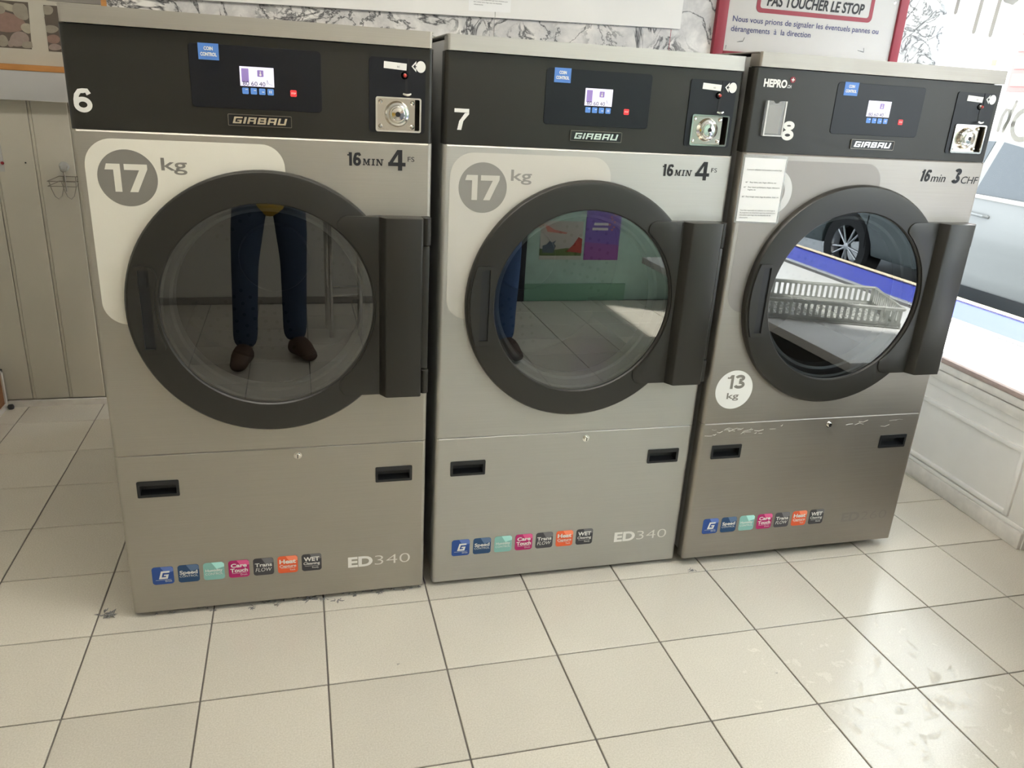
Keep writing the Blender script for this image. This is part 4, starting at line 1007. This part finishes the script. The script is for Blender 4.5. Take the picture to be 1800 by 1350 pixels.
def car(loc, rz, label, paint):
    c = tag(empty('parked_car', loc, rz), label, 'car', 'cars parked along the street')
    prof = [(-2.15, .28), (-2.18, .55), (-2.10, .80), (-1.55, .90), (-.95, .95), (1.65, .98), (2.05, .92), (2.18, .62), (2.15, .28)]
    def wheelcut(cx): return [(cx+.36*math.cos(a), .30+.36*math.sin(a)) for a in [PI*i/10 for i in range(11)]]
    pts = prof + wheelcut(1.32) + wheelcut(-1.32)
    n_ = len(pts); mb = MB()
    # body shell: sides curve in towards the belt line
    def sx(z): return .87-.05*max(0, (z-.55)/.45)**2-.03*max(0, (.5-z)/.3)
    vs = [(-sx(z), y, z) for y, z in pts]+[(sx(z), y, z) for y, z in pts]
    mb.add(vs, [tuple(range(n_)), tuple(range(2*n_-1, n_-1, -1))]+[(i, i+n_, (i+1) % n_+n_, (i+1) % n_) for i in range(n_)])
    body = mb.build('body', paint, c, bevel=.02, seg=2)
    cab = [(-.98, .94), (-.30, 1.36), (.15, 1.425), (.75, 1.41), (1.30, 1.22), (1.70, .97)]
    k = len(cab); mb = MB()
    def cx_(z): return .80-.20*(z-.95)/.48
    mb.add([(-cx_(z), y, z) for y, z in cab]+[(cx_(z), y, z) for y, z in cab], [tuple(range(k)), tuple(range(2*k-1, k-1, -1))]+[(i, i+k, (i+1) % k+k, (i+1) % k) for i in range(k)])
    roof = mb.build('roof', paint, c, bevel=.03, seg=2)
    for s_ in (-1, 1):
        for poly in ([(-.78, .985), (-.24, 1.31), (.16, 1.365), (.16, .985)], [(.24, .985), (.24, 1.365), (.72, 1.35), (1.12, 1.20), (1.40, 1.0)]):
            mb = MB(); m_ = len(poly)
            o1 = [(s_*(cx_(z)+.004), y, z) for y, z in poly]; o2 = [(s_*(cx_(z)-.02), y, z) for y, z in poly]
            mb.add(o1+o2, [tuple(range(m_)), tuple(range(2*m_-1, m_-1, -1))]+[(i, i+m_, (i+1) % m_+m_, (i+1) % m_) for i in range(m_)]).build('side_window', 'car_glass', roof)
        for y in (.02, .98):
            MB().tube([(s_*.845, y-.10, .835), (s_*.872, y-.08, .84), (s_*.874, y+.08, .845), (s_*.847, y+.10, .85)], .012, 8).build('door_handle', paint, body, smooth=True)
        MB().tube([(s_*.835, -.80, .965), (s_*.835, 1.45, .985)], .012, 6).build('belt_trim', 'alu', body)
        for y in (.20, 1.05, -.78):
            MB().tube([(s_*(sx(z)+.001), y, z) for z in [.36+.06*q for q in range(10)]], .005, 6).build('door_seam', 'tyre', body)
        for y in (1.32, -1.32):
            wv = MB().lathe([(.20, -.09), (.30, -.10), (.322, -.07), (.322, .07), (.30, .10), (.20, .09)], (s_*.76, y, .322), 40, 'x').build('wheel', 'tyre', c, smooth=True)
            mb = MB().lathe([(.205, 0), (.225, s_*.06), (.215, s_*.085), (.20, s_*.06)], (s_*.76, y, .322), 40, 'x')
            for q in range(10):
                a = 2*PI*q/10+(.12 if q % 2 else -.12)
                mb.tube([(s_*.83, y+.03*math.cos(a), .322+.03*math.sin(a)), (s_*.835, y+.21*math.cos(a), .322+.21*math.sin(a))], .011, 6)
            mb.lathe([(0, s_*.085), (.035, s_*.08), (.04, s_*.05)], (s_*.76, y, .322), 16, 'x')
            mb.build('rim', 'rim', wv)
        for y, m_ in ((-2.12, 'eye_white'), (2.10, 'red_lens')):
            MB().box(s_*.62-.16, s_*.62+.16, y-.05, y+.05, .66, .78).build('lamp', m_, c, bevel=.02)
    return c
car((6.38, 3.0, -.10), 0, 'silver car parked outside the shop window, door side on', 'car_silver')
car((6.40, -3.10, -.10), PI, 'dark car parked outside further down the street', 'car_dark')

# frosted lettering strokes on the shop window, seen from behind
wl_ = tag(empty('window_lettering', (WX-.001, 0, 0)), 'frosted hand-drawn letters on the shop window glass', 'lettering')
def stroke(pts, r, name='stroke'):
    mb = MB(); n = 14
    # flat round-ended ribbon in the y,z plane
    P = [Vector((0, y, z)) for y, z in pts]; Lf, Rt = [], []
    for i, p in enumerate(P):
        t_ = (P[min(i+1, len(P)-1)]-P[max(i-1, 0)]).normalized(); s_ = Vector((0, -t_.z, t_.y)); Lf.append(p+s_*r); Rt.append(p-s_*r)
    def cap(p, d):
        d = d.normalized(); s_ = Vector((0, -d.z, d.y)); return [p+s_*r*math.cos(a)+d*r*math.sin(a) for a in [PI*i/6 for i in range(1, 6)]]
    for i in range(len(P)-1):
        q = [Lf[i], Lf[i+1], Rt[i+1], Rt[i]]; mb.add([(-.0015, v.y, v.z) for v in q]+[(0, v.y, v.z) for v in q], [(0, 1, 2, 3), (7, 6, 5, 4), (0, 4, 5, 1), (2, 6, 7, 3)])
    for p, d, a_, b_ in ((P[-1], P[-1]-P[-2], Lf[-1], Rt[-1]), (P[0], P[0]-P[1], Rt[0], Lf[0])):
        q = [a_]+cap(p, d)+[b_]; m_ = len(q)
        mb.add([(-.0015, v.y, v.z) for v in q]+[(0, v.y, v.z) for v in q], [tuple(range(m_)), tuple(range(2*m_-1, m_-1, -1))]+[(i, i+m_, i+m_+1, i+1) for i in range(m_-1)])
    mb.build(name, 'frost', wl_)
stroke([(1.368, 1.95), (1.372, 1.862)], .011)
stroke([(1.228, 1.96), (1.238, 1.775)], .011)
stroke([(1.130, 1.96), (1.141, 1.757)], .011)
stroke([(1.18, 1.965), (1.10, 1.890), (1.062, 1.878), (1.03, 1.90)], .013)
stroke([(.972, 1.375), (.968, 1.43), (.955, 1.458), (.938, 1.455), (.930, 1.42), (.945, 1.385)], .009)
stroke([(.945, 1.372), (.914, 1.490)], .008)
stroke([(.852+.052*math.cos(a), 1.402+.058*math.sin(a)) for a in [2*PI*i/24 for i in range(25)]], .011)
stroke([(.70, 1.345), (.70, 1.46), (.64, 1.46), (.62, 1.345)], .010)

# ================================================================== LINT AND CRUMBS ON THE FLOOR
def lint(x, y, r, label, flat_=.35, n=26, seed=1, z=0):
    rnd = random.Random(seed); mb = MB()
    for q in range(n):
        a = rnd.uniform(0, 2*PI); d = r*rnd.uniform(0, .75); cx, cy = d*math.cos(a), d*.45*math.sin(a)
        P = [Vector((cx, cy, r*flat_*rnd.uniform(.05, .8)))]; dr_ = Vector((rnd.uniform(-1, 1), rnd.uniform(-.6, .6), rnd.uniform(-.25, .3))).normalized()
        for s_ in range(4):
            dr_ = (dr_+Vector((rnd.uniform(-.7, .7), rnd.uniform(-.7, .7), rnd.uniform(-.5, .3)))).normalized()
            p = P[-1]+dr_*r*.22; p.z = min(max(p.z, .0008), r*flat_); P.append(p)
        mb.tube(P, [r*.03, r*.06, r*.07, r*.05, r*.02], 5)
    o = mb.build('lint_clump', 'lint'); o.location = (x, y, z); o['kind'] = 'stuff'
    return tag(o, label, 'lint', 'lint on the floor')
lint(.025, .083, .026, 'grey clump of lint on the floor left of dryer 6', seed=2)
lint(.560, .062, .022, 'dark lint tuft under the front edge of dryer 6', .3, 22, 5)
lint(.640, .042, .016, 'thin lint wisp on the tile before dryer 6', .12, 10, 8)
lint(.405, .052, .013, 'small lint crumb at the tile joint under dryer 6', .4, 12, 9)
lint(1.751, .007, .014, 'lint crumb on the joint before dryers 7 and 8', .4, 14, 11)
for k, (x_, y_, r_) in enumerate(((.30, .056, .009), (.47, .052, .010), (.60, .056, .012), (.69, .058, .010), (.835, .062, .009))):
    lint(x_, y_, r_, ['dusty lint fleck under the left half of dryer 6', 'dusty lint fleck under the middle of dryer 6', 'dark lint fleck right of the middle under dryer 6', 'dark lint fleck under the right half of dryer 6', 'lint fleck under the right end of dryer 6'][k], .4, 12, 31+k)
lint(.760, .060, .014, 'lint speck by the right corner of dryer 6', .4, 12, 13)

# dust along the front edge of dryer 6, doubling as its base shadow
rnd = random.Random(77); mb = MB()
for q in range(150):
    x = rnd.uniform(.14, .895); y = .078+rnd.uniform(-.016, .022)
    if rnd.random() > .35+.65*(x-.14)/.75: continue
    a = rnd.uniform(0, PI); L_ = rnd.uniform(.004, .013)
    mb.tube([(x, y, .0012), (x+L_*.5*math.cos(a), y+L_*.3*math.sin(a), rnd.uniform(.002, .007)), (x+L_*math.cos(a+.5), y+L_*.5*math.sin(a+.5), .0012)], [.0006, .0016, .0005], 4)
o = mb.build('dust_shade_band', 'lint'); o['kind'] = 'stuff'
tag(o, 'band of grey dust and fluff doubling as base shadow along the bottom edge of dryer 6', 'dust')
for k, (x, y, r_, lb_) in enumerate(((.7785, -.259, .005, 'small dark speck on the tile before dryer 6 and 7'), (1.757, -.478, .004, 'tiny dark crumb on the tile before dryer 8'))):
    lint(x, y, r_, lb_, .4, 8, 60+k)
